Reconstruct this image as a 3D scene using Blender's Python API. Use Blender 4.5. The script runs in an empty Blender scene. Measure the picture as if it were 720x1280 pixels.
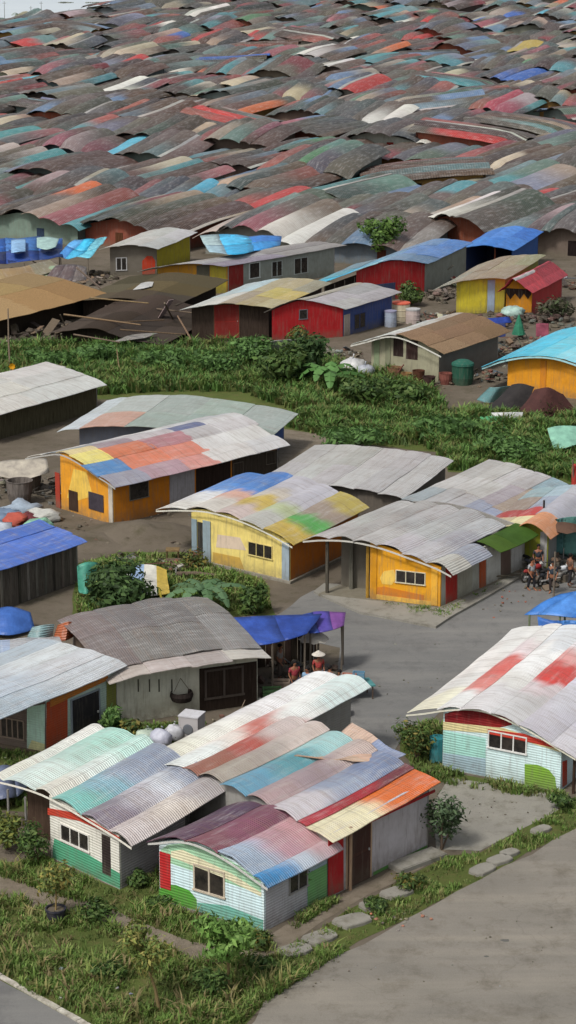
import bpy, math, random
from mathutils import Vector, noise
R = random.Random(7)
scene = bpy.context.scene
C = scene.collection

# ------------------------------------------------------------------ camera model (720 x 1280 photo units)
F = 2700.0; PITCH = math.radians(15.3); CH = 32.0
cp, sp = math.cos(PITCH), math.sin(PITCH)
def P(px, py, z=0.0):
    x = (px-360)/F; y = -(py-640)/F
    t = (z-CH)/(-sp+y*cp)
    return Vector((x*t, (cp+y*sp)*t, z))
def Q(p):
    dz = p[2]-CH
    f = p[1]*cp-dz*sp; u = p[1]*sp+dz*cp
    return (360+F*p[0]/f, 640-F*u/f)
cam = bpy.data.objects.new('camera', bpy.data.cameras.new('camera')); C.objects.link(cam)
cam.location = (0, 0, CH); cam.rotation_euler = (math.pi/2-PITCH, 0, 0)
cam.data.sensor_fit = 'VERTICAL'; cam.data.sensor_height = 24; cam.data.lens = F/1280*24
cam.data.clip_start = 1; cam.data.clip_end = 12000
scene.camera = cam

# ------------------------------------------------------------------ colours
def hx(s):
    v = [int(s[i:i+2], 16)/255 for i in (0, 2, 4)]
    return tuple((c/12.92 if c <= .04045 else ((c+.055)/1.055)**2.4) for c in v)
PAL = dict(white='d2d3d0', cream='d6d0b4', offw='bfbfba', grey='93918c', dgrey='6a6763', lgrey='aaaaa8', bgrey='8a929c', brown='6e5f52',
  dbrown='453a33', tan='a08c72', red='b13430', dred='84282a', pink='c78a86', orange='c8702f', dorange='b5562e', rust='94553f', teal='5c9ba0',
  dteal='3f6468', mint='9fd0bd', pmint='b4d8d0', blue='3f72b8', dblue='2c4887', lblue='84a9c8', navy='232a48', cyan='3fb4d2', yellow='d9c86a',
  pyellow='e6d88a', gold='e0a02c', amber='d48a1e', ylgreen='8f9430', green='4f9a3e', dgreen='3b5a34', grass='4b6a2c', mauve='8a6f7c',
  purple='5c4256', peach='c9a184', coral='c9795e', black='1c1b1c', olive='6f7046', skin='8a5a40', plum='6d3d4c', beige='b9ae9d', slate='5d6168', white2='e4e4e0')
def col(c):
    if isinstance(c, str): return hx(PAL.get(c, c))
    return c
def jit(c, a=.12):
    c = col(c); k = 1+R.uniform(-a, a)
    return tuple(max(0, min(1, x*k*(1+R.uniform(-a, a)*.35))) for x in c)
def mixc(a, b, t):
    a, b = col(a), col(b); return tuple(x*(1-t)+y*t for x, y in zip(a, b))

# ------------------------------------------------------------------ materials
class N:
    def __init__(s, name):
        s.m = bpy.data.materials.new(name); s.m.use_nodes = True
        s.t = s.m.node_tree; s.bsdf = s.t.nodes['Principled BSDF']; s.out = s.t.nodes['Material Output']
    def n(s, typ, **kw):
        nd = s.t.nodes.new(typ)
        for k, v in kw.items(): setattr(nd, k, v)
        return nd
    def l(s, a, b): s.t.links.new(a, b)
    def math(s, op, a, b=None, clamp=False):
        nd = s.n('ShaderNodeMath', operation=op); nd.use_clamp = clamp
        for i, v in enumerate((a, b)):
            if v is None: continue
            if isinstance(v, (int, float)): nd.inputs[i].default_value = v
            else: s.l(v, nd.inputs[i])
        return nd.outputs[0]
    def mix(s, fac, a, b, typ='MIX'):
        nd = s.n('ShaderNodeMix', data_type='RGBA', blend_type=typ)
        for i, v in ((0, fac), (6, a), (7, b)):
            if isinstance(v, (int, float)): nd.inputs[i].default_value = v
            elif isinstance(v, tuple): nd.inputs[i].default_value = (*v, 1)
            else: s.l(v, nd.inputs[i])
        return nd.outputs[2]
    def noise(s, vec, scale, detail=4, rough=.6):
        nd = s.n('ShaderNodeTexNoise'); nd.inputs['Scale'].default_value = scale
        nd.inputs['Detail'].default_value = detail; nd.inputs['Roughness'].default_value = rough
        if vec is not None: s.l(vec, nd.inputs['Vector'])
        return nd.outputs['Fac']
    def ramp(s, fac, a, b):
        nd = s.n('ShaderNodeMapRange'); nd.inputs[1].default_value = a; nd.inputs[2].default_value = b
        s.l(fac, nd.inputs[0]); return nd.outputs[0]
    def scalev(s, vec, sc):
        nd = s.n('ShaderNodeMapping'); nd.inputs['Scale'].default_value = sc; s.l(vec, nd.inputs['Vector']); return nd.outputs[0]
    def bump(s, h, strength=.5, dist=.02):
        nd = s.n('ShaderNodeBump'); nd.inputs['Strength'].default_value = strength; nd.inputs['Distance'].default_value = dist
        s.l(h, nd.inputs['Height']); s.l(nd.outputs[0], s.bsdf.inputs['Normal'])
    def col(s): return s.n('ShaderNodeAttribute', attribute_name='Col').outputs['Color']
    def pos(s): return s.n('ShaderNodeNewGeometry').outputs['Position']
    def done(s, c, rough=.7, spec=.3):
        s.l(c, s.bsdf.inputs['Base Color']); s.bsdf.inputs['Roughness'].default_value = rough
        s.bsdf.inputs['Specular IOR Level'].default_value = spec
        return s.m

def m_roof(name, pitch, grime, bstr, rough=.4, speck=.45, laps=(.85, 2.3)):
    m = N(name); uv = m.n('ShaderNodeUVMap', uv_map='UVMap').outputs[0]
    sx = m.n('ShaderNodeSeparateXYZ'); m.l(uv, sx.inputs[0])
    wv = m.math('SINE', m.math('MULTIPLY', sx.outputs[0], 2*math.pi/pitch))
    pos = m.pos()
    c = m.col()
    big = m.ramp(m.noise(pos, .55, 5, .65), .35, .68)
    c = m.mix(m.math('MULTIPLY', big, .45), c, m.mix(1, c, (.62, .58, .55), 'MULTIPLY'))
    st = m.ramp(m.noise(m.scalev(uv, (3.2, .35, 1)), 1.6, 5, .7), .48, .74)
    c = m.mix(m.math('MULTIPLY', st, grime), c, (.19, .115, .07))
    st2 = m.ramp(m.noise(m.scalev(uv, (.5, 2.6, 1)), 1.3, 5, .7), .5, .75)
    c = m.mix(m.math('MULTIPLY', st2, .38), c, (.62, .62, .6))
    spk = m.ramp(m.noise(pos, 7, 4, .8), .58, .75)
    c = m.mix(m.math('MULTIPLY', spk, speck), c, (.12, .085, .065))
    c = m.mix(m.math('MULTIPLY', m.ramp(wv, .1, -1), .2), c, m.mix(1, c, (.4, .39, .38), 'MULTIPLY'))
    def lap(out, step):
        fr = m.math('FRACT', m.math('DIVIDE', out, step)); return m.ramp(fr, .05*1.0/step, 0.0)
    lp = m.math('MAXIMUM', lap(sx.outputs[0], laps[0]), lap(sx.outputs[1], laps[1]), True)
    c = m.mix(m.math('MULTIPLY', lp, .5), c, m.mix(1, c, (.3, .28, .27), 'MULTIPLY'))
    m.bump(m.math('SUBTRACT', wv, m.math('MULTIPLY', lp, 1.5)), bstr, pitch*.28)
    return m.done(c, rough, .5)
M = {}
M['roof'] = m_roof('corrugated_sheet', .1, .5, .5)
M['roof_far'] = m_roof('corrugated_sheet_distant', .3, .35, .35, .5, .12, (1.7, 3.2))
def m_wall(name, pitch, bstr, dirt):
    m = N(name); pos = m.pos(); sx = m.n('ShaderNodeSeparateXYZ'); m.l(pos, sx.inputs[0])
    c = m.col()
    n1 = m.ramp(m.noise(pos, 1.3, 6, .7), .4, .72)
    c = m.mix(m.math('MULTIPLY', n1, .35*dirt), c, m.mix(1, c, (.55, .5, .46), 'MULTIPLY'))
    st = m.ramp(m.noise(m.scalev(pos, (5, 5, .5)), 1.5, 5, .7), .5, .75)
    c = m.mix(m.math('MULTIPLY', st, .45*dirt), c, (.16, .135, .11))
    low = m.math('MULTIPLY', m.ramp(sx.outputs[2], .75, 0.0), m.ramp(m.noise(pos, 2.5, 5, .7), .25, .7))
    c = m.mix(m.math('MULTIPLY', low, .7*dirt), c, (.13, .115, .08))
    if pitch:
        wv = m.math('SINE', m.math('MULTIPLY', sx.outputs[2], 2*math.pi/pitch))
        c = m.mix(m.math('MULTIPLY', m.ramp(wv, -.2, -1), .12), c, m.mix(1, c, (.4, .42, .45), 'MULTIPLY'))
        m.bump(wv, bstr, pitch*.25)
    else:
        m.bump(m.noise(pos, 14, 4, .7), .35, .02)
    return m.done(c, .75, .2)
M['siding'] = m_wall('painted_siding', .1, .3, 1.0)
M['plaster'] = m_wall('painted_plaster', 0, .4, 1.35)
M['paint'] = m_wall('flat_paint', 0, .2, .8)
def m_wood():
    m = N('weathered_boards'); pos = m.pos(); c = m.col()
    n1 = m.noise(m.scalev(pos, (6, 6, .5)), 2.2, 6, .75)
    c = m.mix(m.ramp(n1, .3, .7), m.mix(1, c, (.35, .33, .32), 'MULTIPLY'), c)
    m.bump(n1, .6, .03); return m.done(c, .85, .1)
M['wood'] = m_wood()
def m_leaf():
    m = N('foliage'); c = m.col()
    n1 = m.noise(m.pos(), .8, 4, .7); c = m.mix(m.ramp(n1, .3, .7), m.mix(1, c, (.65, .66, .6), 'MULTIPLY'), c)
    m.done(c, .6, .2)
    tr = m.n('ShaderNodeBsdfTranslucent'); m.l(c, tr.inputs[0])
    mx = m.n('ShaderNodeMixShader'); mx.inputs[0].default_value = .3
    m.l(m.bsdf.outputs[0], mx.inputs[1]); m.l(tr.outputs[0], mx.inputs[2]); m.l(mx.outputs[0], m.out.inputs[0])
    return m.m
M['leaf'] = m_leaf()
def m_glass():
    m = N('dark_window_glass'); n1 = m.noise(m.pos(), 2.2, 4, .7)
    c = m.mix(m.ramp(n1, .35, .75), (.012, .011, .011), (.05, .042, .035)); m.done(c, .25, .5); return m.m
M['glass'] = m_glass()
def m_cloth(name, rough):
    m = N(name); c = m.col(); n1 = m.noise(m.pos(), 1.7, 5, .65)
    c = m.mix(m.ramp(n1, .35, .7), m.mix(1, c, (.6, .6, .63), 'MULTIPLY'), c)
    m.bump(m.noise(m.pos(), 3.5, 4, .6), .6, .08); return m.done(c, rough, .35)
M['tarp'] = m_cloth('plastic_tarpaulin', .42)
M['cloth'] = m_cloth('cloth', .85)
def m_skin():
    m = N('skin'); c = m.col(); n1 = m.noise(m.pos(), 9, 3); c = m.mix(m.ramp(n1, .3, .7), m.mix(1, c, (.85, .8, .8), 'MULTIPLY'), c)
    return m.done(c, .55, .3)
M['skin'] = m_skin()
def m_ground(name, ca, cb, cc, s1, s2, bstr=.5, tracks=False, rough=.9):
    m = N(name); pos = m.pos()
    n1 = m.ramp(m.noise(pos, s1, 6, .65), .35, .65); c = m.mix(n1, col(ca), col(cb))
    n2 = m.ramp(m.noise(pos, s2, 5, .75), .5, .72); c = m.mix(m.math('MULTIPLY', n2, .75), c, col(cc))
    f = m.noise(pos, 22, 4, .8); c = m.mix(m.math('MULTIPLY', m.ramp(f, .45, .8), .4), c, m.mix(1, c, (.45, .43, .4), 'MULTIPLY'))
    if tracks:
        sv = m.n('ShaderNodeMapping'); sv.inputs['Rotation'].default_value = (0, 0, math.radians(tracks)); sv.inputs['Scale'].default_value = (.12, 1.6, 1)
        m.l(pos, sv.inputs['Vector']); t = m.ramp(m.noise(sv.outputs[0], .55, 5, .6), .45, .7)
        c = m.mix(m.math('MULTIPLY', t, .45), c, m.mix(1, c, (1.5, 1.47, 1.4), 'MULTIPLY'))
        cr = m.n('ShaderNodeTexVoronoi', feature='DISTANCE_TO_EDGE'); cr.inputs['Scale'].default_value = .28
        wob = m.n('ShaderNodeTexNoise'); wob.inputs['Scale'].default_value = 1.2; m.l(pos, wob.inputs['Vector'])
        ad = m.n('ShaderNodeVectorMath', operation='ADD'); m.l(pos, ad.inputs[0]); m.l(wob.outputs['Color'], ad.inputs[1]); m.l(ad.outputs[0], cr.inputs['Vector'])
        c = m.mix(m.math('MULTIPLY', m.ramp(cr.outputs['Distance'], .01, 0), .16), c, (.05, .045, .04))
    m.bump(f, bstr, .05); return m.done(c, rough, .2)
M['ground'] = m_ground('bare_earth', '5a5246', '6b6256', '47432f', .25, .9)
M['grassground'] = m_ground('grassy_soil', '4a5628', '586330', '6d6040', .5, 1.3, 1)
M['asphalt'] = m_ground('worn_asphalt', '686866', '73726f', '585756', .12, .6, .25, 20)
M['lot'] = m_ground('dusty_concrete', '736f67', '7f7a71', '5e584e', .18, .7, .35, -25)
M['concrete'] = m_ground('grey_concrete', '807d75', '8d8a80', '5f5b4c', .4, 1.2, .4)
M['concrete_dark'] = m_ground('damp_stain', '55544f', '605f5b', '4b4a46', .6, 1.5, .3)
M['path'] = m_ground('trodden_path', '6f6557', '807668', '504c38', .8, 2.0, .7)
def m_water():
    m = N('hazy_water'); n1 = m.noise(m.scalev(m.pos(), (.004, .02, 1)), 1, 4); c = m.mix(n1, (.42, .47, .5), (.55, .6, .62)); return m.done(c, .55, .3)  # pale haze and sky reflection are put into the water's colour
M['water'] = m_water()

# ------------------------------------------------------------------ mesh builder
class MB:
    def __init__(s): s.v = []; s.f = []; s.c = []; s.uv = []
    def add(s, pts, faces, c, uv=None):
        b = len(s.v); s.v.extend(Vector(p) for p in pts)
        for f in faces:
            s.f.append([b+i for i in f]); s.c.append(c)
            s.uv.append([uv[i] for i in f] if uv else [(0, 0)]*len(f))
    def hexa(s, b, t, c): s.add(list(b)+list(t), [(3,2,1,0),(4,5,6,7),(0,1,5,4),(1,2,6,5),(2,3,7,6),(3,0,4,7)], c)
    def box(s, o, ax, ay, az, c):
        o, ax, ay, az = map(Vector, (o, ax, ay, az))
        s.hexa([o, o+ax, o+ax+ay, o+ay], [o+az, o+az+ax, o+az+ax+ay, o+az+ay], c)
    def prism(s, poly, d, c):
        poly = [Vector(p) for p in poly]; d = Vector(d); n = len(poly)
        s.add(poly+[p+d for p in poly], [tuple(range(n)), tuple(range(2*n-1, n-1, -1))]+[(i, i+n, (i+1) % n+n, (i+1) % n) for i in range(n)], c)
    def tube(s, pts, rad, c, seg=6, cap=True):
        pts = [Vector(p) for p in pts]; n = len(pts)
        if not isinstance(rad, (list, tuple)): rad = [rad]*n
        V = []
        for i, p in enumerate(pts):
            d = (pts[min(i+1, n-1)]-pts[max(i-1, 0)]).normalized()
            a = d.cross(Vector((0, 0, 1)) if abs(d.z) < .9 else Vector((1, 0, 0))).normalized(); b = d.cross(a)
            for k in range(seg):
                t = 2*math.pi*k/seg; V.append(p+(a*math.cos(t)+b*math.sin(t))*rad[i])
        Fc = [(i*seg+k, i*seg+(k+1) % seg, (i+1)*seg+(k+1) % seg, (i+1)*seg+k) for i in range(n-1) for k in range(seg)]
        if cap: Fc += [tuple(range(seg-1, -1, -1)), tuple((n-1)*seg+k for k in range(seg))]
        s.add(V, Fc, c)
    def lathe(s, o, prof, c, seg=12, ax=None):
        o = Vector(o); ax = Vector(ax).normalized() if ax else Vector((0, 0, 1))
        a = ax.cross(Vector((1, 0, 0)) if abs(ax.x) < .9 else Vector((0, 1, 0))).normalized(); b = ax.cross(a); V = []
        for r, h in prof:
            for k in range(seg):
                t = 2*math.pi*k/seg; V.append(o+(a*math.cos(t)+b*math.sin(t))*r+ax*h)
        n = len(prof)
        Fc = [(i*seg+k, i*seg+(k+1) % seg, (i+1)*seg+(k+1) % seg, (i+1)*seg+k) for i in range(n-1) for k in range(seg)]
        Fc += [tuple(range(seg-1, -1, -1)), tuple((n-1)*seg+k for k in range(seg))]
        s.add(V, Fc, c)
    def blob(s, o, r, c, amp=.25, seg=8, rings=5, sd=None):
        o = Vector(o); sd = R.uniform(0, 99) if sd is None else sd; V = []
        for i in range(rings+1):
            ph = math.pi*i/rings
            for k in range(seg):
                t = 2*math.pi*k/seg; d = Vector((math.sin(ph)*math.cos(t), math.sin(ph)*math.sin(t), math.cos(ph)))
                q = 1+amp*noise.noise(d*1.7+Vector((sd, sd*.7, 0)))*1.6
                V.append(o+Vector((d.x*r[0]*q, d.y*r[1]*q, d.z*r[2]*q)))
        s.add(V, [(i*seg+k, i*seg+(k+1) % seg, (i+1)*seg+(k+1) % seg, (i+1)*seg+k) for i in range(rings) for k in range(seg)], c)
    def sheet(s, f, s0, s1, t0, t1, ns, nt, c, thick=.03, swap=False, mu=1., mv=1., cf=None):
        """grid sheet f(s,t)->Vector with thickness"""
        V = []; UV = []
        for k in (0, 1):
            for j in range(nt+1):
                for i in range(ns+1):
                    a = s0+(s1-s0)*i/ns; b = t0+(t1-t0)*j/nt; p = Vector(f(a, b))
                    if k: p = p-Vector((0, 0, thick))
                    V.append(p); UV.append((b*mv, a*mu) if swap else (a*mu, b*mv))
        w = ns+1; o = w*(nt+1); Fc = []
        for j in range(nt):
            for i in range(ns):
                q = (j*w+i, j*w+i+1, (j+1)*w+i+1, (j+1)*w+i); Fc.append(q); Fc.append(tuple(o+x for x in reversed(q)))
        for i in range(ns):
            Fc.append((i+1, i, o+i, o+i+1)); b = nt*w; Fc.append((b+i, b+i+1, o+b+i+1, o+b+i))
        for j in range(nt):
            Fc.append((j*w, (j+1)*w, o+(j+1)*w, o+j*w)); b = ns; Fc.append(((j+1)*w+b, j*w+b, o+j*w+b, o+(j+1)*w+b))
        if callable(c):
            vc = [c(s0+(s1-s0)*i/ns, t0+(t1-t0)*j/nt) for j in range(nt+1) for i in range(ns+1)]*2
            b = len(s.f); s.add(V, Fc, (0,0,0), UV)
            for k, fc in enumerate(Fc): s.c[b+k] = [vc[x] for x in fc]
        else: s.add(V, Fc, c, UV)
    def build(s, name, mat, parent=None, smooth=False):
        me = bpy.data.meshes.new(name); org = parent_loc(parent) if parent else Vector((0, 0, 0))
        me.from_pydata([tuple(p-org) for p in s.v], [], s.f)
        ca = me.color_attributes.new('Col', 'FLOAT_COLOR', 'CORNER'); u = me.uv_layers.new(name='UVMap')
        cc = []; uu = []
        for f, c, q in zip(s.f, s.c, s.uv):
            if isinstance(c, list):
                for d, x in zip(c, q): cc.extend((d[0], d[1], d[2], 1)); uu.extend(x)
                continue
            c = col(c)
            for x in q: cc.extend((c[0], c[1], c[2], 1)); uu.extend(x)
        ca.data.foreach_set('color', cc); u.data.foreach_set('uv', uu)
        if smooth: me.polygons.foreach_set('use_smooth', [True]*len(me.polygons))
        me.materials.append(M[mat] if isinstance(mat, str) else mat); me.update()
        if name in ('roof', 'eave_sheet', 'loose_roof_sheet', 'thatch_roof', 'roof_sheet'): me.polygons.foreach_set('use_smooth', [True]*len(me.polygons)); me.set_sharp_from_angle(angle=.7)
        o = bpy.data.objects.new(name, me); C.objects.link(o)
        if parent: o.parent = parent
        return o
def parent_loc(o):
    p = Vector(o.location)
    while o.parent: o = o.parent; p += Vector(o.location)
    return p
def tag(o, label=None, cat=None, group=None, kind=None):
    if label: o['label'] = label
    if cat: o['category'] = cat
    if group: o['group'] = group
    if kind: o['kind'] = kind
    return o
def thing(name, label, cat, loc, group=None):
    o = bpy.data.objects.new(name, None); C.objects.link(o); o.location = loc; o.empty_display_size = .3
    return tag(o, label, cat, group)
def single(name, mb, mat, loc, label, cat, group=None, kind=None, smooth=False):
    """a thing that is one mesh, origin at its base"""
    loc = Vector(loc); mb.v = [p-loc for p in mb.v]
    o = mb.build(name, mat, None, smooth); o.location = loc
    return tag(o, label, cat, group, kind)

# ------------------------------------------------------------------ terrain
def brow(x): return 452+2.2*max(0, x+52)
def terrain(x, y):
    if y < 230: return 0.0
    yb = min(brow(x), 620)
    d = min(y, yb)-230
    z = .05*d*min(1, d/30)
    if y > yb: z -= .16*(y-yb)
    return max(z, -16)
def build_ground():
    ys = [-60, 0, 40, 80, 120, 160, 200, 228]+list(range(234, 660, 8))+[700, 760, 830, 950, 1200]
    xs = [-1400, -700, -350, -200]+list(range(-140, 141, 7))+[200, 350, 700, 1400]
    v = [(x, y, terrain(x, y)) for y in ys for x in xs]; w = len(xs)
    f = [(j*w+i, j*w+i+1, (j+1)*w+i+1, (j+1)*w+i) for j in range(len(ys)-1) for i in range(w-1)]
    me = bpy.data.meshes.new('ground'); me.from_pydata(v, [], f); me.materials.append(M['ground'])
    o = bpy.data.objects.new('ground', me); C.objects.link(o); o['kind'] = 'structure'
    me = bpy.data.meshes.new('water'); me.from_pydata([(-6000, 700, -14), (6000, 700, -14), (6000, 9000, -14), (-6000, 9000, -14)], [], [(0, 1, 2, 3)])
    me.materials.append(M['water']); o = bpy.data.objects.new('water', me); C.objects.link(o); o['kind'] = 'structure'
build_ground()
def flat(name, pts, mat, z, rough=.25, step=1.2, kerb=0):
    w = [P(*p) for p in pts]; out = []
    for a, b in zip(w, w[1:]+w[:1]):
        d = (b-a).length; n = max(1, int(d/step)); nr = Vector((-(b-a).y, (b-a).x, 0)).normalized()
        for i in range(n):
            p = a.lerp(b, i/n); k = noise.noise(p*.55)*rough + noise.noise(p*1.9)*rough*.5
            out.append(p+nr*k*(1 if i else 0)+Vector((0, 0, z)))
    mb = MB()
    if kerb: mb.prism([Vector((p.x, p.y, .002)) for p in out], (0, 0, kerb), 'grey')
    else: mb.add(out, [tuple(range(len(out)))], 'grey')
    o = mb.build(name, mat); o['kind'] = 'structure'
    if o.data.polygons[0].normal.z < 0: o.data.flip_normals()
    return o
def inside(x, y, poly):
    r = False; n = len(poly)
    for i in range(n):
        a, b = poly[i], poly[i-1]
        if (a[1] > y) != (b[1] > y) and x < (b[0]-a[0])*(y-a[1])/(b[1]-a[1])+a[0]: r = not r
    return r

# ------------------------------------------------------------------ houses
def cr(pts, s):
    """smooth interpolation through (s,z) knots"""
    if s <= pts[0][0]:
        (a, za), (b, zb) = pts[0], pts[1]; return za+(zb-za)/(b-a)*(s-a)
    if s >= pts[-1][0]:
        (a, za), (b, zb) = pts[-2], pts[-1]; return zb+(zb-za)/(b-a)*(s-b)
    for i in range(len(pts)-1):
        if pts[i][0] <= s <= pts[i+1][0]:
            p1, p2 = pts[i], pts[i+1]; p0 = pts[i-1] if i else (2*p1[0]-p2[0], 2*p1[1]-p2[1]); p3 = pts[i+2] if i+2 < len(pts) else (2*p2[0]-p1[0], 2*p2[1]-p1[1])
            h = p2[0]-p1[0]; t = (s-p1[0])/h
            m1 = (p2[1]-p0[1])/(p2[0]-p0[0])*h; m2 = (p3[1]-p1[1])/(p3[0]-p1[0])*h
            return (2*t**3-3*t*t+1)*p1[1]+(t**3-2*t*t+t)*m1+(-2*t**3+3*t*t)*p2[1]+(t**3-t*t)*m2
FOOT = []
class House:
    def __init__(s, name, label, cat, A, B, Cc=None, l=None, prof=None, tilt=0, group=None):
        s.A = P(*A); b = P(*B); s.w = (b-s.A).length; s.U = (b-s.A)/s.w
        if Cc: c = P(*Cc); s.l = (c-b).length; s.V = (c-b)/s.l
        else: s.V = Vector((-s.U.y, s.U.x, 0)); s.l = l
        if l: s.l = l
        s.prof = prof; s.tilt = tilt
        s.root = thing(name, label, cat, s.A.copy(), group)
        FOOT.append([tuple(s.pt(a, b_, 0)[:2]) for a, b_ in ((-.3, -.3), (s.w+.3, -.3), (s.w+.3, s.l+.3), (-.3, s.l+.3))])
    def pt(s, u, v, z): return s.A+s.U*u+s.V*v+Vector((0, 0, z))
    def z(s, a, b): return cr(s.prof, a)+s.tilt*b
    def fx(s, face, px, py):
        o = P(px, py, 0); cm = Vector((0, 0, CH)); d = o-cm
        base, ax = {'front': (s.A, s.U), 'right': (s.A+s.U*s.w, s.V), 'left': (s.A, s.V)}[face]
        n = Vector((-ax.y, ax.x, 0)); t = (base-cm).dot(n)/d.dot(n); p = cm+d*t
        return (p-base).dot(ax), p.z
    def fp(s, face, a, z, out):
        if face == 'front': return s.pt(a, -out, z)
        if face == 'right': return s.pt(s.w+out, a, z)
        return s.pt(-out, a, z)
    def fbox(s, mb, face, a0, a1, z0, z1, o0, o1, c):
        g = lambda o: [s.fp(face, a0, z0, o), s.fp(face, a1, z0, o), s.fp(face, a1, z1, o), s.fp(face, a0, z1, o)]
        mb.hexa(g(o1), g(o0), c)
    def walls(s, front='grey', right='grey', left=None, back='dgrey', mat='siding', porch=None, th=.09, porch_c='dgrey', open_front=False):
        left = left or right; mb = MB(); n = 14; s.wm = mat
        def gab(v0, a0, a1, c, sgn):
            poly = [s.pt(a0*s.w, v0, 0), s.pt(a1*s.w, v0, 0)]
            for i in range(n+1):
                a = a1+(a0-a1)*i/n; poly.append(s.pt(a*s.w, v0, s.z(a, v0/s.l)-.06))
            mb.prism(poly, s.V*th*sgn, c)
        def side(u0, v0, v1, c, a):
            poly = [s.pt(u0, v0, 0), s.pt(u0, v1, 0), s.pt(u0, v1, s.z(a, v1/s.l)-.07), s.pt(u0, v0, s.z(a, v0/s.l)-.07)]
            mb.prism(poly, s.U*(th if a < .5 else -th), c)
        v0 = 0
        if porch:
            ps, pd = porch; gab(0, ps, 1, front, 1); gab(pd, 0, ps-.003, porch_c, 1)
            poly = [s.pt(ps*s.w, th+.003, 0), s.pt(ps*s.w, pd-.003, 0), s.pt(ps*s.w, pd-.003, s.z(ps, pd/s.l)-.07), s.pt(ps*s.w, th+.003, s.z(ps, 0)-.07)]
            mb.prism(poly, s.U*th, porch_c); v0 = pd
        elif not open_front: gab(0, 0, 1, front, 1)
        gab(s.l, 0, 1, back, -1)
        side(0, v0+(th+.003 if not open_front else 0), s.l-th-.003, left, 0)
        side(s.w, th+.003 if not open_front else 0, s.l-th-.003, right, 1)
        return mb.build('wall', mat, s.root)
    def roof(s, strips, sr=(-.1, 1.1), tr=(-.08, 1.06), barrel=.07, mat='roof', swap=True, name='roof', sag=.05, lift=0, thick=.03, jz=.04, smooth=False, blend=0):
        """strips: list of dict/ list; each list of patch colours front to back"""
        mb = MB(); wt = [d.get('w', 1) if isinstance(d, dict) else 1 for d in strips]; tot = sum(wt); a = sr[0]; sd = R.uniform(0, 50)
        for d, w in zip(strips, wt):
            s0 = a; s1 = a+(sr[1]-sr[0])*w/tot; a = s1
            if not isinstance(d, dict): d = dict(c=d)
            cs = d['c']; t0, t1 = d.get('t', tr); bar = d.get('b', barrel); dl = d.get('l', 0); skip = d.get('skip', ())
            m = len(cs); o = R.uniform(0, jz); ed = R.uniform(-.012, .02)
            brk = [0]+[min(.97, max(.03, (k+R.uniform(-.16, .16)/1)/m)) for k in range(1, m)]+[1]
            cl = [tuple(min(.9, x*1.14) for x in jit(c, .06)) if c else None for c in cs]
            def cfun(x, y, cl=cl, brk=brk, t0=t0, t1=t1, m=m):
                q = (y-t0)/(t1-t0)+.16*noise.noise(Vector((x*s.w*1.3+sd, y*s.l*.3, 2))); k = 0
                q = min(.999, max(0, q))*m-.5; k = int(math.floor(q)); f = q-k; f = min(1, max(0, (f-.5)/blend+.5)); f = f*f*(3-2*f)
                a_, b_ = cl[max(0, min(m-1, k))], cl[max(0, min(m-1, k+1))]; g = 1+.12*noise.noise(Vector((x*s.w*2+sd, y*s.l*.5, 7)))
                return tuple(min(1, (p*(1-f)+r_*f)*g) for p, r_ in zip(a_, b_))
            full = blend and all(cs)
            for k, c in enumerate(cs):
                if c is None or (full and k): continue
                q0 = t0+(t1-t0)*brk[k]+(ed if k == 0 else -.012); q1 = t0+(t1-t0)*brk[k+1]+(ed if k == m-1 else .012)
                if full: q1 = t1+ed
                oz = o+k*.012+R.uniform(0, jz*.5); tw = R.uniform(-.02, .02)
                def f(x, y, s0=s0, s1=s1, oz=oz, bar=bar, tw=tw, dl=dl):
                    q = min(1, max(0, (x-s0)/(s1-s0)))
                    z = s.z(x, y)+oz+bar*(1-(2*q-1)**2)+tw*(q-.5)+dl+lift
                    yy = (y-tr[0])/(tr[1]-tr[0]); z -= sag*math.sin(math.pi*min(1, max(0, yy)))
                    z += .045*noise.noise(Vector((x*s.w*.5+sd, y*s.l*.5, 0)))
                    rg = .05*noise.noise(Vector((x*s.w*3, sd+k, 5)))+.03*noise.noise(Vector((x*s.w*11, sd, 9)))
                    z += .03*noise.noise(Vector((x*s.w*1.7, y*s.l*1.1, sd)))
                    return s.pt(x*s.w, y*s.l+rg, z)
                e = .02/s.w
                mb.sheet(f, s0-e, s1+e, q0, q1, 8, max(2, int((q1-q0)*s.l/(.5 if full else .9))+1), cfun if full else cl[k], thick, swap, s.w, s.l)
        return mb.build(name, mat, s.root, smooth)
    def top(s, face, a): return (s.z(a/s.w, 0) if face == 'front' else s.z(1 if face == 'right' else 0, a/s.l))-.1
    def px(s, face, x0, y0, x1, y1):
        a0, z1 = s.fx(face, x0, y0); a1, z0 = s.fx(face, x1, y1); z1 = min(z1, s.top(face, a0)-.02, s.top(face, a1)-.02); return a0, a1, max(z0, .012), z1
    def window(s, face, x0, y0, x1, y1, n=2, frame='offw', bar=.05, label=None, px=True):
        a0, a1, z0, z1 = s.px(face, x0, y0, x1, y1) if px else (x0, x1, y0, y1)
        mb = MB(); b = bar; o0, o1 = -.004, .045
        s.fbox(mb, face, a0-b, a1+b, z1, z1+b, o0, o1, frame); s.fbox(mb, face, a0-b-.03, a1+b+.03, z0-b, z0, o0, o1+.03, frame)
        for k in range(n+1):
            x = a0+(a1-a0)*k/n; s.fbox(mb, face, x-b/2 if 0 < k < n else (x-b if k == 0 else x), (x+b/2 if 0 < k < n else (x if k == 0 else x+b)), z0+.001, z1-.001, o0, o1-.004, frame)
        w = mb.build('window', 'paint', s.root)
        p = MB(); s.fbox(p, face, a0, a1, z0, z1, -.003, .012, 'black'); p.build('pane', 'glass', w)
        return w
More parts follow.
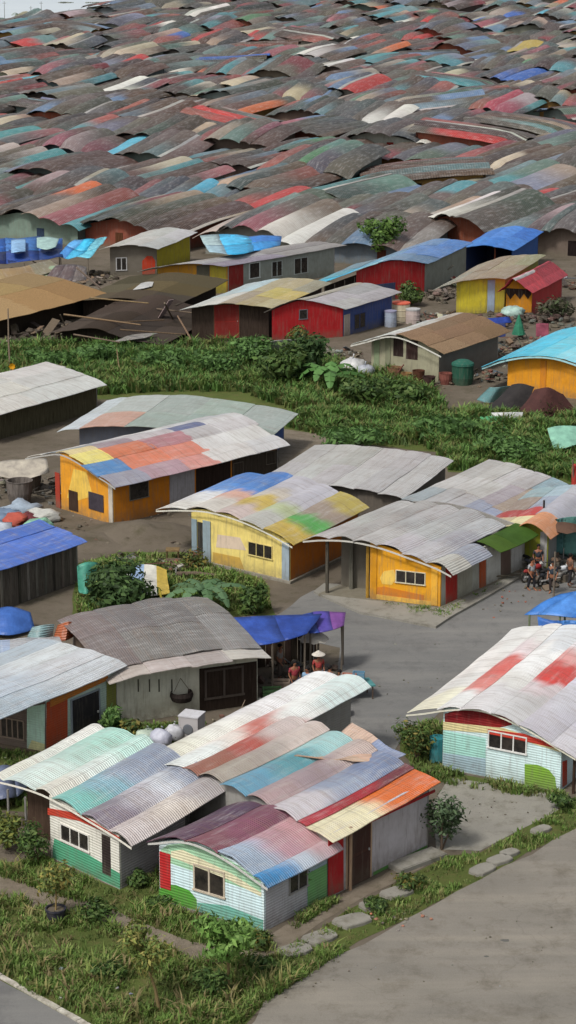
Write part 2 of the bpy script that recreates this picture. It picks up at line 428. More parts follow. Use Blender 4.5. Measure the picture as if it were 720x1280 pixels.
    def panel(s, face, pts, c, out=.012, mat=None, name='painted_panel', px=True, label=None, base=-.003):
        q = [s.fx(face, *p) if px else p for p in pts]; q = [(a, max(.01, min(z, s.top(face, a)))) for a, z in q]
        mb = MB(); o0 = [s.fp(face, a, z, base) for a, z in q]; o1 = [s.fp(face, a, z, out) for a, z in q]
        n = len(q); mb.add(o1+o0, [tuple(range(n)), tuple(range(2*n-1, n-1, -1))]+[(i, i+n, (i+1) % n+n, (i+1) % n) for i in range(n)], c)
        o = mb.build(name, mat or s.wm, s.root)
        if label: o['label'] = label
        return o
    def rect(s, face, x0, y0, x1, y1, c, **k):
        a0, a1, z0, z1 = s.px(face, x0, y0, x1, y1)
        return s.panel(face, [(a0, z0), (a1, z0), (a1, z1), (a0, z1)], c, px=False, **k)
    def door(s, face, x0, y0, x1, y1, c, frame='dbrown', mat='paint', label=None):
        a0, a1, z0, z1 = s.px(face, x0, y0, x1, y1); z0 = max(z0, .02)
        mb = MB(); b = .06
        s.fbox(mb, face, a0-b, a0, z0, z1, -.003, .05, frame); s.fbox(mb, face, a1, a1+b, z0, z1, -.003, .05, frame); s.fbox(mb, face, a0-b, a1+b, z1+.001, z1+b, -.003, .05, frame)
        s.fbox(mb, face, a0+.001, a1-.001, z0, z1-.001, -.003, .03, c)
        m_ = (a0+a1)/2; s.fbox(mb, face, a0+.1, a1-.1, z0+.15, (z0+z1)/2-.06, .03, .042, mixc(c, 'black', .25)); s.fbox(mb, face, a0+.1, a1-.1, (z0+z1)/2+.06, z1-.12, .03, .042, mixc(c, 'black', .25))
        d = mb.build('door', mat, s.root)
        if label: d['label'] = label
        h = MB(); s.fbox(h, face, a1-.12, a1-.07, (z0+z1)/2-.04, (z0+z1)/2+.04, .03, .075, 'lgrey'); h.build('handle', 'paint', d)
        return d
    def post(s, u, v, z1, r=.05, c='brown', name='post', z0=0, mat='wood'):
        mb = MB(); mb.tube([s.pt(u, v, z0), s.pt(u, v, z1)], r, c, 7); return mb.build(name, mat, s.root)
    def fascia(s, sr=(-.1, 1.1), t=-.08, c='white', h=.1, n=20):
        mb = MB()
        for i in range(n):
            a, b = sr[0]+(sr[1]-sr[0])*i/n, sr[0]+(sr[1]-sr[0])*(i+1)/n
            q = [(a, s.z(a, t)-.035), (b, s.z(b, t)-.035)]; v = t*s.l
            lo = [s.pt(a*s.w, v, q[0][1]-h), s.pt(b*s.w, v, q[1][1]-h), s.pt(b*s.w, v+.03, q[1][1]-h), s.pt(a*s.w, v+.03, q[0][1]-h)]
            hi = [s.pt(a*s.w, v, q[0][1]), s.pt(b*s.w, v, q[1][1]), s.pt(b*s.w, v+.03, q[1][1]), s.pt(a*s.w, v+.03, q[0][1])]
            mb.hexa(lo, hi, c)
        return mb.build('fascia', 'paint', s.root)
    def plinth(s, h=.2, out=.12, c='grey'):
        mb = MB(); mb.prism([s.pt(-out, -out, 0), s.pt(s.w+out, -out, 0), s.pt(s.w+out, s.l+out, 0), s.pt(-out, s.l+out, 0)], (0, 0, h), c); return mb.build('plinth', 'plaster', s.root)
# ------------------------------------------------------------------ setting sheets
flat('road', [(335,775),(392,738),(470,765),(560,775),(640,725),(690,690),(760,690),(760,860),(600,850),(540,900),(505,920),(480,960),(440,950),(420,880),(425,810),(380,800)], 'asphalt', .012, .3)
flat('dirt_road', [(330,610),(350,560),(345,535),(400,543),(450,555),(395,562),(360,600)], 'path', .008, .5)
flat('lot', [(295,1300),(330,1252),(420,1195),(510,1148),(600,1100),(720,1036),(790,1000),(790,1300)], 'lot', .012, .35)
flat('yard_slab', [(541,1005),(562,972),(700,994),(706,1008),(600,1064),(545,1062)], 'concrete', .016, .12)
flat('side_path', [(328,1188),(342,1166),(410,1126),(535,1064),(562,1058),(548,1074),(430,1136),(345,1192)], 'path', .008, .25)
flat('trodden_path', [(-20,1085),(70,1118),(130,1132),(240,1178),(350,1190),(345,1200),(240,1205),(140,1162),(50,1138),(-20,1112)], 'path', .016, .25)
flat('street', [(-60,1195),(0,1226),(104,1282),(140,1310),(-60,1310)], 'asphalt', .012, .05)
flat('grass_plot', [(-30,1080),(60,1070),(150,1112),(200,1085),(205,1128),(330,1168),(345,1195),(420,1160),(440,1190),(330,1255),(290,1300),(130,1300),(0,1224),(-30,1205)], 'grassground', .004, .3)
flat('grass_verge', [(335,1200),(430,1140),(560,1070),(600,1066),(712,1004),(760,975),(760,1016),(690,1052),(600,1100),(420,1195),(330,1260),(300,1250)], 'grassground', .0085, .3)
flat('house_verge', [(500,915),(548,900),(560,965),(700,990),(712,1002),(700,1004),(560,978),(540,975),(500,940)], 'grassground', .006, .15)
flat('left_verge', [(-30,938),(60,942),(150,908),(255,905),(200,945),(100,985),(30,1015),(-30,1010)], 'grassground', .004, .4)
flat('grass_bank', [(-60,432),(330,430),(430,452),(545,490),(560,514),(380,520),(200,500),(-60,500)], 'grassground', .004, .6)
flat('meadow', [(330,528),(400,515),(790,514),(790,620),(690,600),(560,590),(545,565),(400,548)], 'grassground', .004, .6)
flat('garden', [(90,770),(95,705),(150,690),(230,690),(330,725),(345,770)], 'grassground', .004, .5)
flat('pavement', [(392,742),(405,732),(470,735),(560,735),(690,680),(712,690),(640,730),(560,776),(545,786),(450,768)], 'concrete', 0, .05, .8, kerb=.13)
# white edge line and joints
def line(name, a, b, w, z, c, cat_mat='paint'):
    A, B = P(*a), P(*b); n = Vector((-(B-A).y, (B-A).x, 0)).normalized()*w; m = MB(); k = 14
    for i in range(k):
        p, q = A.lerp(B, i/k), A.lerp(B, (i+1)/k); j0, j1 = noise.noise(p*3)*.04, noise.noise(q*3)*.04
        m.add([p+Vector((0,0,z)), q+Vector((0,0,z)), q+n*(1+j1*2)+Vector((0,0,z)), p+n*(1+j0*2)+Vector((0,0,z))], [(0,1,2,3)], c)
    o = m.build(name, cat_mat); o['kind'] = 'structure'; return o
kb = MB(); a, b = P(-60,1190), P(135,1300); n_ = Vector((-(b-a).y, (b-a).x, 0)).normalized()
for i in range(16):
    p, q = a.lerp(b, i/16), a.lerp(b, (i+.965)/16); kb.prism([p+Vector((0,0,.001)), q+Vector((0,0,.001)), q+n_*.19+Vector((0,0,.001)), p+n_*.19+Vector((0,0,.001))], (0,0,.05+R.uniform(0,.02)), jit('d4d0c4', .06))
o = kb.build('kerb', 'plaster'); o['kind'] = 'structure'

# ------------------------------------------------------------------ bottom strip houses
h = House('painted_shack', 'nearest shack with arched plum and blue roof, red board and green swoosh on front', 'shack', (200,1125), (330,1165), (410,1122), prof=[(-.1,2.08),(0,2.2),(.22,2.5),(.42,2.55),(.7,2.3),(1,1.83),(1.12,1.65)])
h.walls(front='d0e2e4', right='b4b4b8', back='grey', mat='siding')
h.roof([dict(c=['5a3d52','54394c','4a3549'], w=1.1), dict(c=['7a4a55','7a4658','6e4050'], w=.9), dict(c=['9dacc0','b58f98','bb8f94'], w=1.0), dict(c=['3f86b8','a9b2bd','c0a2a6'], w=.42)], sr=(-.07,1.07), tr=(-.06,1.12), barrel=.11, sag=.06, blend=.55)
h.fascia((-.07,1.07), -.06, 'offw', .07)
h.panel('front', [(201,1100),(327,1140),(326,1098),(300,1076),(270,1060),(240,1052),(210,1056),(201,1062)], '9fc9a6', out=.006)
h.panel('front', [(201,1075),(327,1118),(328,1160),(200,1122)], 'cbe2e6', out=.009)
h.rect('front', 200,1064, 214,1113, 'b02a2a', out=.03, label='bright red painted board on the front wall')
h.panel('front', [(199,1112),(204,1106),(220,1106),(237,1113),(246,1124),(247,1138),(236,1135),(199,1123)], '4f9a33', out=.014, label='round green painted swoosh')
h.panel('front', [(247,1128),(285,1132),(329,1150),(329,1164),(247,1139)], '6fb4a4', out=.012, label='blue green painted foot of the wall')
h.panel('front', [(214,1064),(228,1062),(290,1092),(327,1116),(327,1121),(285,1099),(214,1071)], 'd8d3b2', out=.016)
h.window('front', 244,1081, 280,1121, 2, 'b7ab98', .06)
h.window('right', 362,1075, 383,1106, 2, 'grey', .04)
h.rect('right', 384,1058, 408,1120, '9db0bb', out=.015)
h.rect('right', 384,1092, 408,1122, '73a86a', out=.022, label='green painted wall foot')

h = House('rear_shack', 'long patchwork roofed shack with cream and orange sheets above a brown double door', 'shack', (232,1040), (412,1122), (535,1060), prof=[(-.1,2.5),(0,2.52),(.3,2.62),(.6,2.55),(.8,2.5),(1,2.38),(1.1,2.28)], tilt=.3)
h.walls(front='grey', right='b9b4b8', back='grey', mat='plaster')
h.roof([dict(c=['8a5a4a','a04a3c','b5aaa6'], w=.9), dict(c=['9c9489','a59c93','b8aaa2'], w=.9), dict(c=['5b8ca4','4f8f98','8fb4b4'], w=1), dict(c=['a08a8c','98868a','b3a29c'], w=.9), dict(c=['b9b6b8','848ea0','6f7d98'], w=1.1), dict(c=['9b2430','932028','6a3038'], w=.34, b=.0, l=-.03), dict(c=['d3cba9','d3cba9','c9672a','c4622a'], w=.95, b=.03, l=-.08)], sr=(-.02,1.05), tr=(-.05,1.03), barrel=.17, sag=.06, blend=.5)
h.panel('right', [(410,1121),(429,1112),(429,1035),(410,1045)], 'b0262a', out=.02, label='bright red painted wall board')
h.door('right', 434,1036, 462,1098, '4a3029', 'b59a80', label='brown double door with a pale post')
h.rect('right', 465,1082, 533,1064, '3f7a3a', out=.012, label='green painted wall foot') if False else None
mb = MB(); h.fbox(mb, 'right', h.l*.43, h.l*.99, .01, .13, -.003, .014, '4d8a3f'); mb.build('painted_skirting', 'paint', h.root)
mb = MB(); h.fbox(mb, 'right', -.02, h.l*1.03, h.z(1.04,0)-.2, h.z(1.04,0)-.1, .12, .16, '9c2a2c'); mb.build('fascia', 'paint', h.root)
h.post(h.w+.16, h.l*.17, h.z(1,.2)-.1, .06, 'b59a80', 'porch_post')
# loose curled sheet at the back
def loft(mb, ca, cb, c, amp=.1, ns=10, nt=8, thick=.03, sag=0, lift=0, swap=True, wav=0):
    """sheet between two edge polylines of (px,py,z)"""
    A = [P(*q) for q in ca]; B = [P(*q) for q in cb]
    def pl(L, t):
        n = len(L)-1; i = min(int(t*n), n-1); f = t*n-i
        p0, p1, p2, p3 = L[max(i-1,0)], L[i], L[i+1], L[min(i+2,n)]
        return .5*((2*p1)+(p2-p0)*f+(2*p0-5*p1+4*p2-p3)*f*f+(3*p1-p0-3*p2+p3)*f**3)
    sd = R.uniform(0, 50); L1 = (A[-1]-A[0]).length; L2 = (B[0]-A[0]).length
    def f(s, t):
        p = pl(A, s).lerp(pl(B, s), t)
        p = p+Vector((0, 0, amp*noise.noise(p*.7+Vector((sd, 0, 0)))-sag*math.sin(math.pi*t)*math.sin(math.pi*s)+lift+wav*math.sin(s*math.pi*2*3)))
        return p
    if isinstance(c, (list, tuple)) and isinstance(c[0], (list, tuple)):
        nr = len(c)
        for j, row in enumerate(c):
            for i, cc in enumerate(row):
                g = lambda s, t, k=R.uniform(0, .02): f(s, t)+Vector((0, 0, k))
                mb.sheet(g, i/len(row)-.004, (i+1)/len(row)+.004, j/nr-.004, (j+1)/nr+.004, max(2, ns//len(row)), max(2, nt//nr), jit(cc, .08), thick, swap, L1, L2)
    else: mb.sheet(f, 0, 1, 0, 1, ns, nt, c, thick, swap, L1, L2)
def sheet_thing(name, label, cat, ca, cb, c, mat='tarp', smooth=True, group=None, **k):
    mb = MB(); loft(mb, ca, cb, c, **k); w = [P(*q) for q in (ca[0], ca[-1], cb[0], cb[-1])]
    ctr = sum(w, Vector())/4; ctr.z = min(p.z for p in mb.v)
    return single(name, mb, mat, ctr, label, cat, group, smooth=smooth)
sheet_thing('loose_roof_sheet', 'peach coloured buckled sheet lying loose on the back of the patchwork roof', 'sheet', [(368,944,2.95),(405,925,2.95),(440,906,3.0)], [(442,953,2.85),(472,948,3.0),(507,944,2.75)], [['c9a184','c39a7c','cbb0a0'],['c4a58c','cda98f','8f9cba']], 'roof', amp=.25, sag=.2, ns=12, nt=8)
h = House('white_roofed_shack', 'narrow shack with long white roof and red patch, behind the patchwork roof', 'shack', (178,1030), (236,1044), (438,948), prof=[(-.15,2.35),(0,2.45),(.5,2.6),(1,2.6),(1.15,2.5)], tilt=.5)
h.walls(front='offw', right='grey', back='grey', mat='siding')
h.roof([dict(c=['d8d6c6','dcdcd2','dededb','dfdfdb']), dict(c=['cfd6cf','d6d0c4','bb6a5e','d7dcd8','c9d9d6'])], sr=(-.18,1.25), tr=(-.04,1.04), barrel=.16, sag=.05, blend=.6)

h = House('porch_shack', 'small shack with white front, green foot and wide mint and white roof shading its porch', 'shack', (64,1072), (150,1112), (232,1070), prof=[(-.95,2.05),(-.6,2.27),(-.2,2.42),(.1,2.42),(.55,2.25),(1,2.05),(1.2,1.92)], tilt=.25)
h.walls(front='d5d3c8', right='9c9a9c', back='grey', mat='siding')
h.roof([dict(c=['d4d6c8','d3d9d1','d2d6cc'], w=.5), dict(c=['c3d0ca','a9c6bd','a5ccc0'], w=.9), dict(c=['d3d1c6','c9d2cc','b3d0c8'], w=.5), dict(c=['79b8ae','7fa4b0','8a94a4','7c8798'], w=.8), dict(c=['7d7480','a9a6ac','b3b6bc','8c94a2'], w=.7), dict(c=['b9b2ac','bcb4aa','a39fa0'], w=.6)], sr=(-.92,1.22), tr=(-.05,1.5), barrel=.14, sag=.05, blend=.6)
h.fascia((-.92,1.22), -.05, 'd9d6ca', .06)
h.panel('front', [(66,1060),(68,1048),(110,1068),(150,1092),(150,1111),(66,1072)], '4fa07c', out=.008, label='green painted wall foot')
h.panel('front', [(60,1010),(100,1016),(150,1040),(150,1048),(100,1026),(60,1018)], 'b5402e', out=.02, label='red painted lintel board')
h.window('front', 77,1030, 111,1064, 3, 'd0cdc4', .05)
h.rect('front', 127,1042, 139,1096, '2e2624', out=.01, label='dark shuttered opening')  # flat dark panel set on the wall where the opening is
h.door('left', 52,1066, 62,1020, '6e5546') if False else None
for u_ in (-1.2, -2.2): h.post(u_, -.15, 2.0, .045, 'grey', 'porch_post')
mb = MB(); mb.prism([h.pt(-2.3, .9, 0), h.pt(-.05, .9, 0), h.pt(-.05, .9, 2.1), h.pt(-2.3, .9, 2.0)], h.V*.06, '5b4a3e'); mb.build('porch_wall', 'wood', h.root)
mb = MB(); mb.prism([h.pt(-.85, .84, 0), h.pt(-.15, .84, 0), h.pt(-.15, .84, 1.75), h.pt(-.85, .84, 1.75)], h.V*.05, '7a5c48'); mb.build('door', 'wood', h.root)

h = House('teal_bungalow', 'pale mint bungalow with a broad white roof carrying a red rectangle, beside the lot', 'house', (553,960), (700,990), l=9.5, prof=[(-.32,2.05),(-.15,2.28),(.05,2.6),(.3,2.85),(.5,2.75),(.75,2.4),(1,1.9),(1.15,1.6)], tilt=.4)
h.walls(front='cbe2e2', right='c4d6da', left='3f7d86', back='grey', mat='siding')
h.roof([dict(c=['d9d8c2','dcdcd6','deded9','d8d8d4'], w=.8), dict(c=['dcdcd8','cf8078','c9625a','d9d0ce','d6d6d4'], w=.6), dict(c=['d2d1cf','dcdcda','dcdcdc','d0d2d6'], w=.8), dict(c=['c9c8c9','cfc4c6','bf3f38','c9908c','d2d2d4'], w=.7), dict(c=['bfbec4','c6c6cc','c2c2ca','cacace'], w=.8), dict(c=['c6c4c8','b7b6bf','c3c3ca','bfc0c6'], w=.6)], sr=(-.3,1.14), tr=(-.03,1.04), barrel=.07, sag=.12, blend=.25)
h.fascia((-.3,1.14), -.03, 'cfcdbb', .06)
h.panel('front', [(556,906),(608,913),(608,884),(580,884),(556,892)], '7d1f22', out=.01, label='dark red gable board')
h.panel('front', [(608,913),(640,906),(640,893),(608,884)], '86201f', out=.01)
h.panel('front', [(554,902),(630,910),(700,934),(700,940),(630,918),(554,912)], 'd3c795', out=.016)
h.panel('front', [(610,911),(655,917),(700,930),(703,937),(650,925),(610,917)], 'b93a2c', out=.024, label='orange red painted band')
h.panel('front', [(554,913),(607,923),(607,970),(554,958)], '9fd0c4', out=.012, label='mint painted board')
h.panel('front', [(554,941),(607,948),(607,970),(554,958)], '9fb9c4', out=.018)
h.panel('front', [(656,980),(656,955),(672,956),(686,962),(694,972),(696,989)], '7aa53a', out=.02, label='round lime green painted corner')
h.window('front', 612,914, 657,942, 3, 'd6d6d2', .05)
h.panel('right', [(703,984),(708,980),(708,950),(703,952)], 'a53a2a', out=.03)
h.post(h.w+.5, .1, 1.6, .06, '4a3a30', 'porch_post')
mb = MB(); mb.tube([h.pt(-.5,.6,0), h.pt(-.5,.6,1.0)], .32, '2f7f86', 12); single('water_drum', mb, 'paint', h.pt(-.5,.6,0), 'teal water drum under the left eave of the mint bungalow', 'drum')

h = House('metal_roofed_house', 'cottage under pale corrugated roof with orange board and dark door on its long side', 'house', (-40,925), (57,943), (147,905), prof=[(-.1,2.95),(.4,2.9),(.8,2.7),(1,2.5),(1.12,2.35)], tilt=.05)
h.walls(front='6e6058', right='a9bdb2', back='grey', mat='siding')
h.roof([dict(c=['b2bcc2','a9b4ba']), dict(c=['b4bcc4','c4cacc']), dict(c=['adb9c2','bfc5c8']), dict(c=['a9b6bd','b7bec2'])], sr=(-.1,1.07), tr=(-.75,1.08), barrel=.03, swap=False, blend=.8)
h.window('front', 2,897, 30,924, 4, '8a7a6c', .05)
h.panel('front', [(34,940),(56,943),(56,880),(34,884)], 'b4d4c2', out=.012, label='mint painted corner boards')
h.panel('front', [(34,940),(56,943),(56,930),(40,925)], 'd0cf9a', out=.016)
h.rect('right', 78,884, 96,925, 'a54a2a', out=.014) if False else h.panel('right', [(58,941),(84,930),(84,868),(58,878)], 'a8492a', out=.02, label='rust orange wall board')
h.panel('right', [(62,884),(134,850),(134,840),(62,866)], 'b4702f', out=.035, label='orange lintel board')
h.door('right', 89,876, 124,914, '262428', '7f8890')
h.panel('right', [(133,910),(145,904),(145,848),(133,852)], '7c8040', out=.014)
h.plinth(.12, .1, '6b5a4c')

h = House('barrel_roofed_house', 'low house with grey brown arched sheet roof and cream wall with a hanging basket', 'house', (147,905), (322,880), l=6.2, prof=[(-.06,2.2),(.15,2.4),(.5,2.45),(.85,2.45),(1.05,2.35)], tilt=.3)
h.walls(front='bfbfae', right='5c4d40', back='grey', mat='plaster')
h.roof([dict(c=['6f6764','6d625f'], w=1), dict(c=['6f6b68','6c6865'], w=1.1), dict(c=['706c6a','6c6864'], w=1.1), dict(c=['777472','72706c'], w=1)], sr=(-.08,1.04), tr=(.04,1.1), barrel=.06, sag=-.25, swap=False)
h.roof([dict(c=['a9a29b']), dict(c=['b3aca6']), dict(c=['a39d97']), dict(c=['b5b0a8'])], sr=(-.09,1.05), tr=(-.14,.1), barrel=.02, name='eave_sheet', sag=-.03, lift=-.05)
h.rect('front', 249,836, 321,886, '3a3029', out=.02, mat='wood', label='dark timber boarded wall bay')  # dark boarding stands in for the shade inside the porch
h.window('front', 258,840, 302,866, 2, '4a423c', .09)
mb = MB(); q = h.fx('front', 225,868); c_ = h.fp('front', q[0], q[1], .2); mb.lathe(c_-Vector((0,0,.3)), [(.1,0),(.42,.12),(.5,.34),(.46,.5),(.42,.5),(.4,.3)], '37302d', 14)
for dx in (-.35,.35): mb.tube([c_+h.U*dx+Vector((0,0,.2)), c_+Vector((0,0,.75))-h.V*-.1], .012, 'brown', 4)
single('hanging_basket', mb, 'wood', c_-Vector((0,0,.3)), 'dark woven basket hanging on the cream wall of the brown roofed house', 'basket')
for px_ in (172,186,198,214):
    a_, z_ = h.fx('front', px_, 862); mb = MB(); h.fbox(mb, 'front', a_, a_+.06, z_-.1, z_+.45, -.003, .01, '4d4a40')
    mb.build('wall_slit', 'paint', h.root)

# market awnings at the end of the brown house
def awning(name, label, cat, ca, cb, c, posts, mat='tarp', pc='7d7468', back=None, **k):
    w = [P(*q) for q in ca+cb]; ctr = sum(w, Vector())/len(w); ctr.z = 0; r = thing(name, label, cat, ctr)
    mb = MB(); loft(mb, ca, cb, c, **k); mb.build('canopy', mat, r, smooth=True)
    for (px, py, z, off) in posts:
        p = P(px, py, z); m = MB(); m.tube([(p.x, p.y, 0), (p.x+off, p.y, z/2), (p.x, p.y, z)], .05, pc, 6); m.build('post', 'wood', r)
    return r
rm_ = awning('market_awning', 'deep blue tarpaulin awning at the end of the brown arched roof', 'awning', [(244,776,2.7),(310,771,2.75),(402,767,2.7)], [(298,810,2.35),(340,803,2.35),(384,792,2.35)], [['2c4a9a','31509f','2a468f']], [(302,810,2.3,0),(340,804,2.3,.03),(381,793,2.3,0),(398,769,2.6,0)], amp=.08, sag=.1)
m = MB(); a, b = P(268,842), P(396,826); nrm_ = Vector((-(b-a).y, (b-a).x, 0)).normalized()
for k in range(16):
    q0, q1 = a.lerp(b, k/16), a.lerp(b, (k+.94)/16); m.box(q0+nrm_*R.uniform(0,.03), q1-q0, nrm_*.03, (0,0,R.uniform(1.7,2.1)), jit(R.choice(['4a3f36','3a322c','5a4a3e']),.2))
m.build('back_boards', 'wood', rm_)
awning('market_stall_awning', 'purple and blue tarpaulin awning beside the road, over the crowd', 'awning', [(378,768,2.55),(400,765,2.6),(432,765,2.5)], [(386,790,2.2),(408,788,2.25),(430,781,2.2)], [['3a55a8','5a4fa5','7a4a8c']], [(388,790,2.15,0),(427,782,2.15,.04),(429,767,2.4,0)], amp=.1, sag=.1)

# blue tarpaulin stall at the right edge
r = awning('blue_tarp_stall', 'bright blue tarpaulin stall beside the road, above the white bungalow roof', 'stall', [(656,766,2.4),(690,768,2.5),(770,775,2.5)], [(700,742,3.1),(735,738,3.2),(790,742,3.1)], [['3f7ac4','4f8ad0','3a72bc']], [(662,768,2.35,0),(700,771,2.4,0),(757,775,2.4,0),(707,744,3.0,0)], amp=.15, pc='7d8a6a')
m = MB(); loft(m, [(672,772,2.3),(720,778,2.3),(770,780,2.3)], [(676,800,1.4),(720,804,1.35),(770,806,1.4)], [['3f74c0','4a80c8','3d70b8']], amp=.2, sag=.1); m.build('side_curtain', 'tarp', r, smooth=True)
m = MB(); a, b = P(672,840), P(760,850); m.box(a, b-a, (0,.06,0), (0,0,1.5), '7a5a44'); m.build('counter_board', 'wood', r)

# ------------------------------------------------------------------ third strip houses
h = House('gold_fronted_house', 'grey sheet roofed house with gold front panel, dark three pane window and open side porch', 'house', (405,745), (550,762), (655,712), prof=[(-.14,2.85),(0,3.0),(.25,3.1),(.5,2.95),(.75,2.6),(1,2.2),(1.1,1.95)], tilt=.1)
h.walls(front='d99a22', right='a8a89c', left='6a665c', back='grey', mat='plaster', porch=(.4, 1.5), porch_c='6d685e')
h.roof([dict(c=['a9a8a4','a3a29f','a5a4a2'],w=1.1), dict(c=['a19f9c','9d9b98','9b9995']), dict(c=['a8a7a5','a09fa0','a3a2a1']), dict(c=['adacae','a8a8a8','a09f9e']), dict(c=['b3b3b4','9d9fa4','aaabad'], t=(-.045,.88)), dict(c=['b5b6ae','8f959e',None,None], b=.22), ], sr=(-.15,1.12), tr=(-.045,.9), barrel=.15, sag=.03, swap=False, blend=.5)
h.roof([dict(c=['54702c','47652a'])], sr=(.93,1.13), tr=(.5,.97), barrel=.05, mat='leaf', name='grassy_roof_patch', lift=.0)
h.fascia((-.15,1.12), -.045, 'bdbbb2', .08)
h.plinth(.15, .18, '7f7a6c')
h.rect('front', 465,682, 471,752, 'c58a1e', out=.05); h.rect('front', 540,700, 547,757, 'e0a83a', out=.05)
h.panel('front', [(466,742),(541,752),(541,757),(466,748)], 'e3b14a', out=.045)
h.panel('front', [(475,722),(480,714),(492,712),(496,722),(490,731),(478,730)], 'e2bd5c', out=.012)
h.panel('front', [(466,735),(480,733),(530,744),(530,751),(466,745)], 'c87a22', out=.012)
h.window('front', 496,713, 531,731, 3, 'c9c3a8', .04)
h.panel('right', [(557,757),(571,751),(571,700),(557,708)], 'a52a22', out=.03, label='red painted side board')
h.panel('right', [(572,750),(590,742),(590,694),(572,700)], '9c9a8a', out=.02)
h.panel('right', [(599,738),(606,735),(606,688),(599,691)], 'a8502a', out=.06, label='orange side post board')
h.panel('right', [(608,734),(625,727),(625,678),(608,685)], 'bcbcb4', out=.03)
h.panel('right', [(626,727),(638,721),(638,674),(626,679)], '6e5c52', out=.02)
h.panel('right', [(639,720),(652,714),(652,668),(639,673)], 'bdbdb8', out=.03)
h.post(.1, .1, 2.85, .09, '5e5a50', 'porch_post'); h.post(h.w*.12, 1.2, 2.8, .12, '77756a', 'porch_post'); h.post(h.w*.37, .1, 2.85, .09, 'b08a3a', 'porch_post')

h = House('yellow_fronted_house', 'pale yellow fronted house with blue grey corner pillars and blue, white and green roof strips', 'house', (240,700), (362,729), (448,688), prof=[(-.3,2.45),(-.1,2.7),(.2,2.95),(.5,2.88),(.8,2.55),(1,2.2),(1.08,2.05)], tilt=.2)
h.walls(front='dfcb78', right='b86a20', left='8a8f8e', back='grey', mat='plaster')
h.roof([dict(c=['cfcfc8','c6c8c8','4a80bf','3f74b8'], w=1.1), dict(c=['c9c6bd','c49c88','4378b6','3d6fb0'], w=1), dict(c=['b8a9a2','bda64e','bcb3a6','a9a9ae'], w=.9), dict(c=['a9a9a2','a5b08a','a6a5a9','abaab0'], w=.8), dict(c=['b39a42','4f9a4a','8c7f72','a8994a'], w=1, b=.12)], sr=(-.34,1.06), tr=(-.05,1.05), barrel=.13, blend=.3)
h.fascia((-.34,1.06), -.05, 'cccabd', .07)
h.plinth(.14, .14, '9a958a')
h.rect('front', 240,648, 247,702, '7f9199', out=.06, label='blue grey corner pillar'); h.rect('front', 254,650, 264,708, '8a9ba2', out=.06, label='blue grey pillar')
h.rect('front', 247,652, 254,702, '2f2f2c', out=.02, label='dark gap between pillars'); h.rect('front', 353,672, 362,727, '93a2ab', out=.06, label='blue grey corner pillar')  # dark strip paints the shade between the two left pillars
h.window('front', 311,677, 340,699, 3, 'c9b878', .04)
h.panel('front', [(266,690),(300,697),(306,714),(266,707)], 'c4a04a', out=.008); h.panel('front', [(272,668),(300,672),(308,688),(270,684)], 'ccb9a4', out=.008)

h = House('orange_house', 'orange walled house under a large patchwork roof of coral, yellow, blue and white sheets', 'house', (77,636), (142,656), (347,607), prof=[(-.55,2.6),(-.2,3.05),(.1,3.35),(.45,3.15),(.8,2.7),(1,2.5),(1.1,2.35)], tilt=.15)
h.walls(front='d9952a', right='c4791e', back='grey', mat='plaster')
h.roof([dict(c=['bfbdb8','c2c0bc','c6c5c2','bbbab8'], w=1), dict(c=['7f8a90','a9a5a8','c4c2c4','b9b9bb'], w=.9), dict(c=['cfc08a','8d7f85','b3acb0','5a6282','b9b9b6'], w=.9), dict(c=['d9cb74','c4714e','a7767a','a9a6a6','b5b5b2'], w=1), dict(c=['4a7fb0','c8765a','c27a66','c0c0be','bdbdba'], w=1), dict(c=['8a8a94','a58a90','bb8378','c3c2be','b9bab8'], w=1)], sr=(-.6,1.14), tr=(-.03,1.03), barrel=.05)
h.fascia((-.6,1.14), -.03, 'a8a8a4', .07)
h.rect('front', 86,612, 98,640, '4a3a30', out=.03, mat='wood', label='narrow dark plank shutter'); h.rect('front', 111,614, 130,641, '3f3840', out=.04, mat='cloth', label='dark cloth hanging over a window')
h.panel('front', [(92,586),(108,590),(116,620),(96,626),(84,622)], 'e0bb55', out=.008)
h.rect('front', 69,590, 76,637, '9a3a2a', out=.03) ; h.rect('front', 136,606, 142,655, 'bdb6a8', out=.05, label='pale corner post')
h.window('right', 162,606, 185,620, 1, '6e6a5c', .04)
h.panel('right', [(212,639),(243,630),(243,580),(212,588)], '9f9da0', out=.02, label='grey rendered wall bay')
h.panel('right', [(245,630),(288,619),(288,572),(245,580)], '3a2e28', out=.02, mat='wood', label='dark timber wall bay')
h.panel('right', [(290,619),(346,607),(346,562),(290,572)], '4f473e', out=.02, mat='wood', label='brown timber wall bay')
h.window('right', 292,580, 303,592, 1, '5e564c', .05); h.window('right', 333,566, 343,578, 1, '5e564c', .05)

